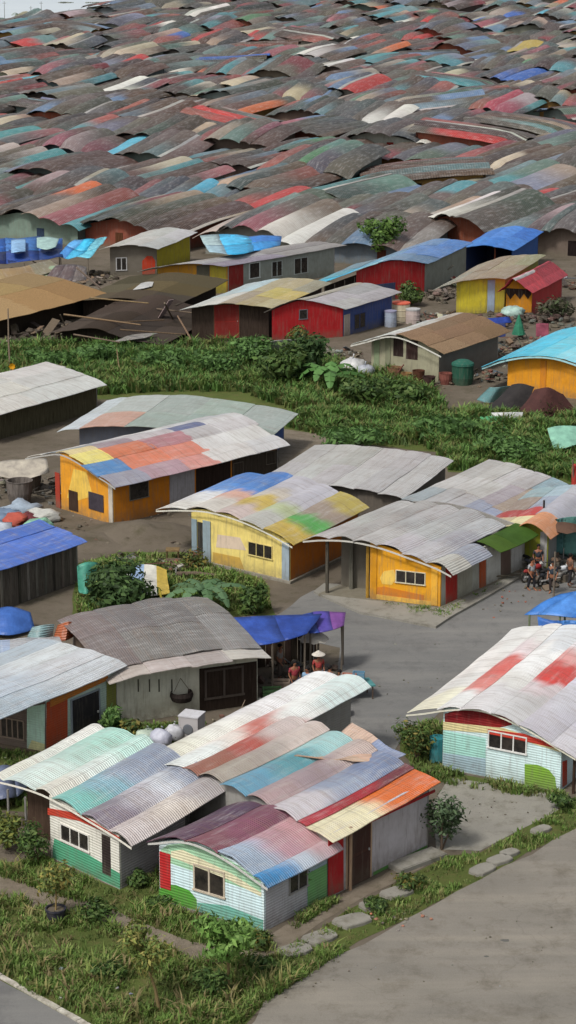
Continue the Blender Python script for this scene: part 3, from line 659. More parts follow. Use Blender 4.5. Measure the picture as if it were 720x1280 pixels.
h = House('sage_roofed_house', 'long house with a smooth sage grey sheet roof behind the patchwork roof', 'house', (100,577), (312,592), l=7.5, prof=[(-.1,2.0),(.1,2.4),(.4,2.6),(.8,2.35),(1,2.1),(1.08,1.95)], tilt=.1)
h.walls(front='6e7480', right='3f5a94', back='grey', mat='plaster')
h.roof([dict(c=['b9c2c4','aab4b4'],w=.5), dict(c=['b58f80','9fa6a2']), dict(c=['8f9c94','939f98']), dict(c=['8a9890','8f9c92']), dict(c=['87958c','909c94'])], sr=(-.1,1.08), tr=(-.12,1.03), barrel=.06)
h = House('grey_sheet_house', 'low house under wide light grey sheet roof behind the gold fronted house', 'house', (340,650), (498,668), (556,624), prof=[(-.08,2.2),(.3,2.4),(.7,2.35),(1,2.2),(1.06,2.1)], tilt=.1)
h.walls(front='5c564e', right='6c675e', back='grey', mat='plaster')
h.roof([dict(c=['a9a8a6','a6a5a2']), dict(c=['afaeab','a9a8a4']), dict(c=['a8a7a5','a3a29e']), dict(c=['b2b1ae','acaba7']), dict(c=['a9a8a6','a5a4a1']), dict(c=['b0afac','a9a8a5'])], sr=(-.1,1.05), tr=(-.05,1.05), barrel=.05, swap=False)
h = House('grey_flat_roofed_house', 'low house under pale grey flat sheets beside the meadow, right of the wide grey roof', 'house', (512,672), (604,696), (700,646), prof=[(-.05,2.2),(.3,2.2),(.7,2.05),(1,1.85),(1.05,1.8)], tilt=.0)
h.walls(front='5c564e', right='8f8a80', back='grey', mat='plaster')
h.roof([dict(c=['8f9a9e','b0afac','aaa9a4']), dict(c=['a9a8a6','b2b1ae','b0afaa']), dict(c=['a5a4a2','aeadaa','b4b3b0']), dict(c=['8c93a5','9a9296','abaaa8']), dict(c=['8a94a8','97897a','86a0a8'])], sr=(-.05,1.05), tr=(-.05,1.05), barrel=.03, swap=False)
h = House('lime_fronted_hut', 'small hut with olive lime front board and white barrel roof, end of the grey terrace', 'hut', (640,708), (684,712), (738,672), prof=[(-.9,1.9),(-.4,2.1),(.1,2.3),(.5,2.45),(.8,2.3),(1.15,1.9)], tilt=.2)
h.walls(front='8f9430', right='8a8d8c', left='8a8d8c', back='grey', mat='plaster')
h.roof([dict(c=['b5a88a','9a342e','8f7f72','8aa0a6'], w=.9), dict(c=['cfc79a','b03a36','8f98a8','9ab0b6'], w=.7), dict(c=['c98a62','a5a5ad','aaaab2','b0b0b4'], w=1.1, b=.2)], sr=(-.95,1.2), tr=(-.1,1.1), barrel=.07)
h.rect('front', 676,664, 683,708, 'a9a9a6', out=.04)
h = House('pale_roofed_barn', 'barn with one plain off-white sloping roof beside the grass bank, at the left edge', 'barn', (-82,534), (-20,555), (122,514), prof=[(-.05,2.25),(.5,2.25),(1,2.05),(1.08,1.95)], tilt=.0)
h.walls(front='5a5444', right='5f5a45', back='grey', mat='wood')
h.roof([dict(c=['b9b9b4','bcbcb8']), dict(c=['c2c0ba','bdbdb9']), dict(c=['c4c2bb','bebebb'])], sr=(-.1,1.14), tr=(-.05,1.03), barrel=.01, sag=.0)
h = House('plank_shed', 'plank walled shed with a flat bright blue roof at the left edge', 'shed', (-50,752), (-2,765), (98,728), prof=[(-.1,2.75),(1,2.3),(1.12,2.2)], tilt=-.1)
h.walls(front='5f5a52', right='66615a', back='grey', mat='wood')
h.roof([dict(c=['4468b8']), dict(c=['4a6fc0']), dict(c=['4266b4'])], sr=(-.1,1.14), tr=(-.06,1.06), barrel=.01, sag=.02)
for k in range(9):
    a_ = .2+k*h.l/9.3; mb = MB(); h.fbox(mb, 'right', a_, a_+.16, .05, h.z(1,a_/h.l)-.12, -.003, R.uniform(.02,.05), jit(R.choice(['8a857b','4d4a45','75706a']), .15)); mb.build('plank', 'wood', h.root)

# ------------------------------------------------------------------ second strip houses
h = House('red_cabin', 'bright red cabin with grey roof and blue side wall above the grass bank', 'cabin', (340,428), (428,421), (490,404), prof=[(-.06,2.5),(.2,3.0),(.45,3.25),(.7,2.9),(1,2.4),(1.08,2.25)], tilt=.2)
h.walls(front='a82226', right='3d4f84', back='grey', mat='plaster')
h.roof([dict(c=['8f8b82','9c978a']), dict(c=['a5a093','a29d92']), dict(c=['b0aeb0','a5a3a4']), dict(c=['b5b4b4','a6a5a6'])], sr=(-.06,1.08), tr=(-.06,1.08), barrel=.04)
h.window('front', 375,388, 384,398, 1, '6d6a70', .06); h.window('right', 443,394, 456,408, 2, '2d3d6a', .05)
h.panel('right', [(430,421),(437,419),(437,392),(430,394)], 'b0a59a', out=.05)
h = House('timber_shack', 'dark timber shack with a wide red door and yellow stained tan roof', 'shack', (240,428), (336,424), (402,398), prof=[(-.1,2.75),(.2,2.95),(.5,3.1),(.8,2.9),(1.08,2.6)], tilt=.25)
h.walls(front='4c4038', right='4c4038', back='grey', mat='wood')
h.roof([dict(c=['b9bcb8','a9b9bb']), dict(c=['c3c3bd','a5b9bd']), dict(c=['9a8f78','a39a7c']), dict(c=['a0946a','b0a05a','a59a78']), dict(c=['a8a07c','b5a560','8c8a76'])], sr=(-.08,1.1), tr=(-.08,1.06), barrel=.04)
h.door('front', 268,380, 299,422, '8a2a24', '5a4434')
h = House('yellow_walled_house', 'long grey roofed house with yellow and orange front and pale windowed side', 'house', (198,372), (284,366), (418,344), prof=[(-.15,2.5),(.2,2.8),(.5,2.9),(.8,2.75),(1.06,2.5)], tilt=.2)
h.walls(front='c0882a', right='8f968e', back='grey', mat='plaster')
h.roof([dict(c=['9c9a94','96938e']), dict(c=['a3a19c','9a9893']), dict(c=['a09fa2','8f8d8a']), dict(c=['8f8a96','96938f'])], sr=(-.12,1.1), tr=(-.1,1.05), barrel=.05)
h.panel('front', [(246,368),(262,367),(262,330),(246,332)], '5d5a4c', out=.03); h.panel('front', [(263,367),(283,366),(283,332),(263,332)], 'b5a53c', out=.02)
h.panel('front', [(228,369),(230,352),(236,346),(244,346),(249,352),(250,368)], 'b8431f', out=.03, label='round topped orange red doorway')
h.panel('right', [(286,366),(304,363),(304,330),(286,332)], '8a2a26', out=.02, label='red side bay')
h.window('right', 312,330, 324,346, 1, 'c4ccc8', .09); h.window('right', 340,328, 352,344, 2, 'a8b0ac', .06); h.window('right', 368,324, 384,340, 2, 'a8b0ac', .06)
h = House('turquoise_roofed_house', 'red gabled house with a vivid turquoise and blue roof', 'house', (445,380), (530,370), (582,348), prof=[(-.8,1.9),(-.45,2.2),(-.1,2.75),(.3,3.35),(.5,3.5),(.75,3.35),(1.06,2.9)], tilt=.3)
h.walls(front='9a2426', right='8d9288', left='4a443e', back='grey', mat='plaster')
h.roof([dict(c=['32b4d6','5f9fb0','6d8a98']), dict(c=['2fb2d8','5fa9c4','6f8ea2']), dict(c=['8fbcc8','6f94ae','6a86a4']), dict(c=['6d88a4','5f86b8','6a8fb8']), dict(c=['5f7f9c','5a86c0','4f80c0'])], sr=(-.8,1.08), tr=(-.04,1.05), barrel=.04)
h.rect('front', 466,356, 494,374, '38405e', out=.03, label='dark blue cloth across the front opening')
mb = MB(); mb.prism([h.pt(-3.6,.5,0), h.pt(-.05,.5,0), h.pt(-.05,.5,2.55), h.pt(-3.6,.5,1.8)], h.V*.06, '2f2823'); mb.build('lean_to_wall', 'wood', h.root)
for k in range(4): h.post(-3.4+k*1.05, .15, 1.75+k*.2, .05, '6d655c', 'post')
h = House('blue_tarp_hut', 'open fronted hut roofed with arched blue tarpaulin', 'hut', (574,345), (640,343), (672,328), prof=[(-.05,2.4),(.25,2.85),(.6,2.9),(1.05,2.4)], tilt=.5)
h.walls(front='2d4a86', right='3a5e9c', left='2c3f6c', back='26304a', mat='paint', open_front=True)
h.roof([dict(c=['3f7fc8','3a70b8']), dict(c=['3a78c4','4a80c4']), dict(c=['3f76bc','3568b4'])], sr=(-.06,1.08), tr=(-.12,1.05), barrel=.05, mat='tarp', smooth=True)
h.post(h.w*.66, .1, 2.8, .08, '7d4a3a', 'post')
h = House('yellow_kiosk', 'yellow fronted kiosk with tan sheet roof, beside the red tent hut', 'kiosk', (570,394), (630,390), (672,368), prof=[(-.4,2.4),(-.1,2.75),(.3,3.0),(.7,3.05),(1,2.95),(1.1,2.9)], tilt=.35)
h.walls(front='cdbd4a', right='8f9048', back='grey', mat='plaster')
h.roof([dict(c=['8c8a7a','8f8570']), dict(c=['948672','8a7c66']), dict(c=['8f7f68','94876c']), dict(c=['8c8068','8f8c6a'])], sr=(-.42,1.08), tr=(-.08,1.12), barrel=.04)
h.panel('front', [(574,393),(606,391),(609,380),(608,358),(602,350),(580,350),(573,358)], 'd8c83e', out=.04, label='rounded bright yellow shutter')
h.rect('front', 610,350, 618,390, 'a9bcd0', out=.06, label='pale blue post board')
h = House('red_tent_hut', 'little hut with pinkish red tent roof and zigzag orange front', 'hut', (632,396), (664,395), (702,376), prof=[(-.15,2.3),(.1,2.7),(.35,3.3),(.6,2.95),(1.12,2.1)], tilt=.1)
h.walls(front='d08a22', right='b0393a', left='9a3030', back='grey', mat='plaster')
h.roof([dict(c=['c2364c','b8364a']), dict(c=['c8405a','b53444'],w=.8), dict(c=['b9b4ae','8e2a30'],w=.4), dict(c=['a83238','9a2c34']), dict(c=['b4383e','a5343c'])], sr=(-.2,1.14), tr=(-.12,1.06), barrel=.03, mat='tarp')
h.panel('front', [(633,366),(638,374),(644,367),(650,374),(655,367),(660,374),(664,368),(664,360),(633,358)], '30201a', out=.03, label='dark zigzag valance')
h = House('thatched_hut', 'cream hut with a bowed roof, half white sheet and half brown thatch', 'hut', (464,468), (548,478), (622,454), prof=[(-.2,2.25),(0,2.6),(.3,3.15),(.5,3.2),(.8,2.8),(1.1,2.2)], tilt=.15)
h.walls(front='96947c', right='77726a', back='grey', mat='plaster')
h.roof([dict(c=['b4bab6','bcc0ba','b0b4ae']), dict(c=['bcc0ba','c0c2bc','aeb2ac']), dict(c=['b9bab2','b2b0a6','a59a8c'])], sr=(-.22,.44), tr=(-.1,1.05), barrel=.03)
h.roof([dict(c=['8c745c','86705a','7f6a54']), dict(c=['8f765c','8a7058','846c54']), dict(c=['927a60','8a7058','7f6850'])], sr=(.43,1.12), tr=(-.07,1.06), barrel=.05, mat='wood', name='thatch_roof', lift=.05)
h.fascia((-.22,1.12), -.1, 'c4c3ba', .1)
h.rect('front', 492,420, 504,446, '2a1d1a', out=.02); h.rect('front', 508,422, 522,450, '30201c', out=.02)
h.rect('front', 468,424, 474,468, '7d8a6c', out=.05); h.rect('front', 482,420, 488,460, '7d7f68', out=.05)
h = House('cyan_roofed_house', 'orange walled house with curved cyan roof at the right edge', 'house', (634,488), (748,502), l=9, prof=[(-.22,1.7),(0,2.35),(.3,2.85),(.6,2.9),(1.1,2.1)], tilt=.5)
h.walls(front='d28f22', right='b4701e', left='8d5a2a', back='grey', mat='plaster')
h.roof([dict(c=['3aa9c6','3fb2ce','44b4d0']), dict(c=['3fb4d2','44b8d4','48b6d2']), dict(c=['5fbfd4','66c2d6','58bcd4']), dict(c=['7fcad8','6fc4d6','62c0d6']), dict(c=['4fb4ce','48b0cc','44aecc'])], sr=(-.24,1.08), tr=(-.08,1.05), barrel=.03)
h.fascia((-.24,1.08), -.08, '9cc9cc', .12)
h.rect('front', 676,450, 682,496, 'c07a20', out=.05)
h = House('white_roofed_cottage', 'small cottage with pale roof, round red door and yellow wall, upper left', 'cottage', (138,345), (196,343), (238,328), prof=[(-.15,2.6),(.3,2.9),(.7,2.85),(1.1,2.5)], tilt=.3)
h.walls(front='6e685e', right='b0a42e', back='grey', mat='plaster')
h.roof([dict(c=['a9a99f','b0b0a8']), dict(c=['b4b4ac','aeb0ac']), dict(c=['a9aba8','b5b6b4'])], sr=(-.15,1.12), tr=(-.1,1.08), barrel=.05)
h.panel('front', [(178,343),(178,326),(184,320),(190,320),(194,326),(194,343)], 'b03a22', out=.04, label='round topped red door')
h.window('front', 146,323, 158,337, 2, 'b5b5b5', .08)
# ------------------------------------------------------------------ low dark sheds on the left of the second strip
h = House('tan_roofed_shed', 'open shed under a long tan sheet roof above the grass bank, at the left edge', 'shed', (-90,408), (-8,424), (116,392), prof=[(-.05,2.3),(.5,2.3),(1,1.85),(1.1,1.75)], tilt=.05)
h.walls(front='3c352c', right='40382f', back='3c352c', mat='wood')
h.roof([dict(c=['9c8058','a08a5e','8f7a58']), dict(c=['a58a62','a08058','967a54'])], sr=(-.1,1.16), tr=(-.05,1.05), barrel=.03, mat='wood')
h = House('sagging_dark_shed', 'collapsing dark shed with brown black roof boards just behind the grass bank', 'shed', (78,434), (196,437), (262,405), prof=[(-.05,1.3),(.4,1.7),(.7,1.0),(1.1,.6)], tilt=.3)
h.walls(front='3a332d', right='352e29', back='352e29', mat='wood')
h.roof([dict(c=['4d443b','453c34']), dict(c=['41382f','4a4038']), dict(c=['3f3833','463d36']), dict(c=['4c433c','40382f'])], sr=(-.08,1.12), tr=(-.1,1.1), barrel=.02, mat='wood')
h = House('low_dark_shed', 'low shed with olive brown sagging roof behind the collapsing dark shed', 'shed', (104,398), (214,402), (270,378), prof=[(-.05,1.6),(.5,2.0),(1.1,1.5)], tilt=.25)
h.walls(front='37302a', right='352e29', back='352e29', mat='wood')
h.roof([dict(c=['5a5040','5d5644','4f4a38']), dict(c=['564c3e','63583f','57503c']), dict(c=['4a433a','5a5138','554d3a'])], sr=(-.08,1.1), tr=(-.1,1.1), barrel=.02, mat='wood')
G2 = 'loose roof sheets over the dark sheds'
sheet_thing('roof_sheet', 'pale green and white sheets stacked beside the long tan roof', 'sheet', [(12,358,1.6),(50,352,1.7),(92,355,1.5)], [(40,338,2.1),(64,332,2.2),(96,346,2.0)], [['b4b9c0','9fb58f','a9b0a8'],['7f9a76','8fa886','9aa0a0']], 'roof', amp=.2, group=G2)
sheet_thing('roof_sheet', 'ochre stained sheet roof at the far left above the pale green sheets', 'sheet', [(-30,352,1.9),(30,350,2.0),(78,335,2.0)], [(-30,338,2.4),(20,334,2.6),(62,326,2.3)], [['a08a58','9c8058','8c8266']], 'roof', amp=.15, group=G2)
sheet_thing('roof_sheet', 'single white sheet lying on the olive brown shed roof', 'sheet', [(166,362,2.1),(180,360,2.2),(190,358,2.2)], [(176,354,2.3),(184,352,2.3),(192,352,2.3)], 'bfc0bc', 'roof', amp=.05, group=G2)
sheet_thing('roof_sheet', 'pale grey sheet lying on the ground edge below the collapsing dark shed', 'sheet', [(140,428,.9),(160,425,1.0),(180,423,1.0)], [(158,420,1.2),(178,417,1.2),(198,416,1.1)], '8f8c86', 'roof', amp=.05, group=G2)
sheet_thing('ridge_sheet', 'dark plum sheet on the shed left of the white roofed cottage', 'sheet', [(52,352,1.9),(80,354,1.9),(108,350,2.0)], [(70,332,2.6),(90,330,2.7),(108,334,2.5)], [['5d4c4c','564644','5f5450']], 'roof', amp=.1)
def pole(name, label, cat, a, b, r, c, group=None):
    mb = MB(); A, B = P(*a), P(*b); m_ = A.lerp(B, .5)+Vector((R.uniform(-.05,.05),0,0)); mb.tube([A, m_, B], [r*1.1, r, r*.8], c, 6)
    return single(name, mb, 'wood', (A.x, A.y, min(A.z,B.z)), label, cat, group)
pole('wooden_plank', 'long pale plank lying across the collapsing dark shed', 'plank', (80,393,1.75), (176,406,1.95), .07, '8c765c')
pole('wooden_plank', 'bent pale batten lying on the olive brown shed roof', 'plank', (112,372,2.0), (186,379,2.0), .06, '94805f')
for x0_, y0_, x1_, y1_, lab in ((92,418,150,428,'dark stained plank low on the collapsing dark shed'),(120,404,205,400,'greyish plank crossing the middle of the collapsing dark shed'),(150,412,232,418,'long brown plank on the right slope of the collapsing dark shed'),(196,386,250,392,'short pale plank at the right end of the olive brown roof')):
    pole('wooden_plank', lab, 'plank', (x0_,y0_,1.7), (x1_,y1_,1.5), .06, R.choice(['6d5c4a','7d6f5f','5c4c3e']))
pole('wooden_pole', 'leaning brown pole in front of the timber shack', 'pole', (243,432,0), (222,395,1.6), .08, '86705c')
pole('wooden_pole', 'upright grey pole under the tan roof with a yellow flower at its foot', 'pole', (13,472,0), (10,386,3.6), .06, '7a6c5c')
pole('wooden_pole', 'thin leaning stake in the grass bank below the dark shed', 'pole', (151,470,0), (146,436,1.8), .05, '8a7a5c')
awning('blue_tarp_shelter', 'navy and blue tarpaulin shelter at the upper left edge', 'shelter', [(-30,330,1.9),(30,327,2.1),(78,322,2.0)], [(-30,300,3.1),(28,297,3.2),(78,298,3.0)], [['1f2f66','2c4a94','27407c'],['2f62b4','4a7fc0','3a66ac']], [(-20,330,1.9,0),(30,328,2.1,0),(76,322,2.0,0)], amp=.3, sag=.2)
awning('cyan_tarp_shelter', 'bright cyan tarpaulin shelter left of the white roofed cottage', 'shelter', [(72,318,2.2),(88,322,2.0),(112,322,2.2)], [(94,300,3.2),(112,298,3.4),(134,297,3.2)], [['4f8fd0','4fb4dc','6fc4d8'],['5fa4d8','3fb0d8','7cc8d6']], [(74,318,2.15,0),(110,322,2.15,0)], amp=.3, sag=.2)
sheet_thing('tarp_piece', 'square pale blue tarpaulin spread on the navy shelter', 'tarpaulin', [(14,316,2.7),(22,315,2.8),(32,314,2.7)], [(14,300,3.25),(22,299,3.3),(32,299,3.25)], '8fb8dc', amp=.05)
sheet_thing('tarp_piece', 'crumpled whitish green tarpaulin on the navy shelter', 'tarpaulin', [(46,308,2.95),(58,312,2.8),(70,308,2.9)], [(46,298,3.3),(60,296,3.4),(74,299,3.2)], 'a5c4bc', amp=.12)
sheet_thing('roof_tarp', 'cyan tarpaulin peak behind the long grey roofed yellow house', 'tarpaulin', [(262,316,3.4),(300,318,3.2),(350,306,3.0)], [(250,296,3.6),(290,294,3.8),(352,294,3.4)], [['9fc0c8','3fb0dc','3a8fd0'],['a9bcc0','4fb8e0','3a7fc8']], amp=.2)

# ------------------------------------------------------------------ far settlement
ORD = 'first second third fourth fifth sixth seventh eighth ninth tenth eleventh twelfth thirteenth fourteenth fifteenth sixteenth seventeenth eighteenth nineteenth twentieth'.split()
ORD += ['twenty-'+o for o in ORD[:9]]+['thirtieth']+['thirty-'+o for o in ORD[:9]]+['fortieth']+['forty-'+o for o in ORD[:9]]
FB = [('dark grey','5d5955'),('brown grey','655b52'),('smoke grey','6b6966'),('dull brown','5c4e45'),('slate grey','585c62'),('plum grey','5f5357'),('dull green','565c52'),('grey teal','54605f'),('charcoal','4b4745'),('dusty tan','6f6556')]
FA = dict(red='a83430', maroon='6d3034', teal='4a8a90', white='d2d0c8', blue='3a62a8', cyan='55aac0', orange='b8623a', pink='a84858', cream='b8ad94', green='4f7a56', yellow='b09a48')
SPEC = [(100,238,'red'),(325,257,'red'),(205,268,'cyan'),(232,210,'white'),(470,152,'white'),(520,165,'white'),(90,60,'cream'),(268,58,'red'),(337,50,'red'),(497,76,'teal'),(412,83,'white'),(530,50,'red'),(662,93,'blue'),(590,110,'teal'),(655,100,'white'),(460,118,'red'),(290,155,'red'),(30,128,'orange'),(160,112,'white'),(300,110,'cream'),
 (645,140,'pink'),(705,157,'red'),(545,250,'red'),(20,100,'cyan'),(235,170,'white'),(50,195,'red'),(15,185,'teal'),(250,200,'white'),(370,190,'red'),(355,215,'blue'),(175,185,'cyan'),(420,118,'teal'),(300,72,'blue'),(640,60,'yellow'),(420,75,'white'),(520,42,'maroon'),(310,30,'green'),(250,15,'white'),(560,205,'white'),(690,210,'yellow'),(350,285,'white'),(630,290,'white'),(690,288,'cyan'),(470,240,'teal'),(300,235,'red'),(285,122,'cream'),(210,95,'maroon'),(150,75,'cream')]
KEEP = [[tuple(P(*q)[:2]) for q in poly] for poly in ([(-60,345),(250,345),(255,445),(-60,445)], [(-60,316),(140,316),(140,345),(-60,345)])]
KEEPF = list(FOOT)
a_ = math.radians(-24); fu = Vector((math.cos(a_), math.sin(a_), 0)); fv = Vector((-fu.y, fu.x, 0)); cells = {}
for (SU, SV, ya, yb, jo) in ((12.0, 14.2, 165, 310, 0), (10.0, 12.4, 310, 560, 1000)):
    for j in range(-40, 80):
        for i in range(-90, 60):
            x0 = fu*(i*SU+(j % 3)*2.9)+fv*(j*SV); x = x0.x+R.uniform(-.8,.8); y = x0.y+R.uniform(-.9,.9)
            if y < ya or y >= yb or y > brow(x)-4: continue
            q = Q((x, y, terrain(x, y)+1.5))
            if q[0] < -45 or q[0] > 765 or q[1] < -14 or q[1] > 345: continue
            cells.setdefault(j+jo, []).append((q[0], q[1], x, y, SU-R.uniform(.5,1.9), SV-R.uniform(-.2,1.3)))
def hit(x, y, w, l):
    pts = [Vector((x, y, 0))+fu*a+fv*b for a in (-w/2, 0, w/2) for b in (-l/2, -l/4, 0, l/4, l/2)]
    return any(inside(p.x, p.y, f) for p in pts for f in KEEPF+KEEP)
used = set(); items = []
for k, row in sorted(cells.items()):
    rr = []
    for (qx, qy, x, y, w_, l_) in sorted(row):
        for fac in (1, .72, .5):
            if not hit(x, y, w_*fac, l_*fac): rr.append((qx, qy, x, y, w_*fac, l_*fac)); break
    if rr: items.append(rr)
FB = [('dark grey','56524e'),('brown grey','5a5048'),('smoke grey','686560'),('dull brown','52443b'),('slate blue','4d5963'),('warm grey','5f5b55'),('dull green','4c5549'),('grey teal','475c5b'),('charcoal','3d3a38'),('dusty maroon','59453f')]
def far_shack(qx, qy, x, y, w_, l_, label, mass=None):
    base = R.choice(FB); acc = None
    for k, (sx_, sy_, c_) in enumerate(SPEC):
        if k not in used and abs(sx_-qx) < 28 and abs(sy_-qy) < 11: acc = c_; used.add(k); break
    big = acc is not None
    if not acc and R.random() < .36: acc = R.choice(['red','maroon','teal','white','blue','cyan','orange','green','cream','maroon','red','white'])
    wallc = R.choice(['5a4d43','6a5c50','4a413b','7d4434','9a7844','5c666a','8a8a80','6a7a74'])
    z0 = terrain(x, y); o = Vector((x, y, z0))
    if not mass: r = thing('hillside_shack', '', 'shack', o, 'shacks of the far settlement')
    da = math.radians(R.uniform(-11, 11)+(R.choice((70,90,-60)) if R.random() < .08 else 0)); u = Vector((math.cos(a_+da), math.sin(a_+da), 0)); v = Vector((-u.y, u.x, 0))
    dz_ = R.uniform(-.5,.5)
    hl, hp, hr = R.uniform(1.6,2.2)+dz_*.4, R.uniform(2.3,3.1)+dz_, R.uniform(1.4,2.0)+dz_*.4; pk = R.uniform(.3,.65); flatr = R.random() < .25
    if flatr: hp = (hl+hr)/2+R.uniform(.1,.4)
    prof = [(-.08,hl-.15),(0,hl),(pk,hp),(1,hr),(1.08,hr-.2)]; tl = R.uniform(.15,1.35); sg = R.uniform(-.3,.2); dr = R.choice((0,0,.15,.4,.8))
    def drop(t): q = max(0, 1-(t+.08)/.26); return -dr*q*q
    def S(s, t, dz=0): return o+u*(s-.5)*w_+v*(t-.5)*l_+Vector((0,0,cr(prof,s)+tl*t-sg*math.sin(math.pi*t)+drop(t)+dz+.06*noise.noise(Vector((s*4+x,t*4,y)))))
    near = y < 330; mb = mass or MB(); ns = R.choice((5,6,6,7)) if near else R.choice((4,5,5,6)); at = R.randrange(ns); sw = True
    wt = [R.uniform(.6,1.4) for _ in range(ns)]; thin = R.randrange(ns) if R.random() < .4 else -1; hb = R.uniform(.2,.42)
    if thin >= 0 and thin != at: wt[thin] = .22
    cum = -.08
    at2 = R.choice([q for q in range(ns) if q != at]); acc2 = R.choice(['teal','slateb','maroon','redb','tealb','sand','teal','slateb'])
    for k in range(ns):
        s0 = cum; s1 = cum+1.16*wt[k]/sum(wt); cum = s1; bar = hb*R.uniform(.8,1.1); cut = R.uniform(.35,.65)
        b1 = mixc(base[1], R.choice(FB)[1], R.uniform(.2,1)); b2 = mixc(base[1], R.choice(FB)[1], R.uniform(.2,1))
        if R.random() < .24: b1 = jit(R.choice(['a5a39e','95606a','6a8a90','a8a090','75849a','8f5450','5f7f7a']), .12)
        if R.random() < .2: b2 = jit(R.choice(['a5a39e','95606a','6a8a90','a8a090','75849a','8f5450','5f7f7a']), .12)
        c1, c2 = (tuple(x*y for x, y in zip(jit(q, .34), (.8,.72,.66))) for q in (b1, b2)); crisp = False
        if k == thin and k != at: c1, c2, bar = jit('a9a7a0', .15), jit('8f8f8a', .15), .05
        if acc and k == at:
            c1 = jit(FA[acc], .12); crisp = True
            if big: c2 = jit(FA[acc], .15)
            elif R.random() < .5: c1, c2 = c2, c1
        elif acc and big and abs(k-at) == 1 and R.random() < .5: c1 = jit(mixc(FA[acc], base[1], .3), .12)
        elif k == at2 and R.random() < .7:
            q_ = jit({'teal':'4a7d84','slateb':'5f7894','maroon':'6d3034','redb':'8a4038','tealb':'4f8a90','sand':'8f8775'}[acc2], .15)
            if R.random() < .5: c1 = q_
            else: c2 = q_
            crisp = R.random() < .6
        sdn = R.uniform(0,50)
        def cf(a, b, c1=c1, c2=c2, cut=cut, sdn=sdn, wd=.12 if crisp else .5):
            q = (b-cut+.2*noise.noise(Vector((a*6,b*2,sdn))))/wd+.5; q = min(1,max(0,q)); g = 1+.22*noise.noise(Vector((a*9,b*3,sdn+5)))
            return tuple(min(1,(p*(1-q)+r_*q)*g) for p, r_ in zip(c1,c2))
        oz = R.uniform(0,.1); e0, e1 = R.uniform(-.1,-.03), R.uniform(1.0,1.08)
        mb.sheet(lambda a, b, s0=s0, s1=s1, oz=oz, bar=bar: S(a, b, oz+bar*(1-(2*min(1,max(0,(a-s0)/(s1-s0)))-1)**2)), s0-.004, s1+.004, e0, e1, 4 if near else 3, 7 if near else 5, cf, .05, sw, w_, l_)
    if not mass: mb.build('roof', 'roof_far', r); mb = MB()
    B_ = lambda s, t, z: o+u*(s-.5)*w_+v*(t-.5)*l_+Vector((0,0,z)); n = 6; cw = jit(wallc,.2); t_ = .03
    mb.prism([B_(0,t_,-1),B_(1,t_,-1)]+[B_(1-i/n,t_,cr(prof,1-i/n)+tl*t_+drop(t_)-.12) for i in range(n+1)], v*.1, cw); t_ = .97
    if not mass: mb.prism([B_(0,t_,-1),B_(1,t_,-1)]+[B_(1-i/n,t_,cr(prof,1-i/n)+tl*t_-.25) for i in range(n+1)], v*-.1, cw)
    for s_, hh, sg_ in ((0,hl,1),(1,hr,-1)):
        mb.prism([B_(s_,.05,-1),B_(s_,.95,-1),B_(s_,.95,hh+tl*.95-.25),B_(s_,.3,hh+tl*.3-.2),B_(s_,.05,hh+tl*.05+drop(.05)-.2)], u*.1*sg_, jit(wallc,.25))
    if mass: return
    mb.build('wall', 'plaster', r)
    if near:
        f0 = B_(0,.03,0); d_ = R.uniform(.15,.7)
        mb = MB(); mb.box(f0+u*w_*d_-v*.05, u*.9, v*.04, Vector((0,0,1.5)), jit(R.choice(['2a2320','5c3a2a','3a4a5c','7a2f28']),.2)); mb.build('door', 'wood', r)
        e = R.uniform(.3,.7); mb = MB(); mb.box(B_(1,e,.8)+u*.01, u*.04, v*.9, Vector((0,0,.6)), '1d1a19'); mb.build('window', 'glass', r)
    a2 = {'red':'a red','maroon':'a maroon','teal':'a teal','white':'a white','blue':'a blue','cyan':'a cyan','orange':'an orange','pink':'a pink','cream':'a cream','green':'a green','yellow':'a yellow'}
    tx = f"{base[0]} roofed shack with {a2[acc]} strip" if acc else f"plain {base[0]} roofed shack"
    r['label'] = f"{tx}, {label}"
flat_ = [(it, f"{ORD[min(cn,48)]} from left in {ORD[min(rn,48)]} hillside row") for rn, rr in enumerate(items) for cn, it in enumerate(rr)]
flat_.sort(key=lambda q: q[0][3]); mass = MB()
for k, (it, lb) in enumerate(flat_): far_shack(*it, lb, None if k < 300 else mass)
if mass.v: o = mass.build('distant_shacks', 'roof_far'); o['kind'] = 'stuff'
print('far shacks', len(flat_), 'rows', len(items), 'max row', max(len(r_) for r_ in items), 'spec', len(used), len(SPEC))

# skyline at the upper left: poles, palm, bare shrubs
def on_hill(px, py):
    lo, hi = 230.0, 900.0; d = P(px, py, 0)-Vector((0,0,CH))
    for k in range(3000):
        t = k*.25/d.y+150/d.y; p = Vector((0,0,CH))+d*t
        if p.z <= terrain(p.x, p.y): return p
    return p
for px, py, hh, lab in ((6,30,9,'leftmost grey pole standing on the hazy skyline'),(52,27,8,'grey pole right of the palm on the hazy skyline'),(39,28,6.5,'thin grey pole just right of the palm on the skyline')):
    p = on_hill(px, py); mb = MB(); mb.tube([p, p+Vector((.05,0,hh))], [.14,.09], '7d8078', 6); mb.box(p+Vector((-.7,0,hh-.8)), (1.4,0,0), (0,.1,0), (0,0,.12), '7d8078'); single('utility_pole', mb, 'wood', p, lab, 'pole', 'poles on the skyline')
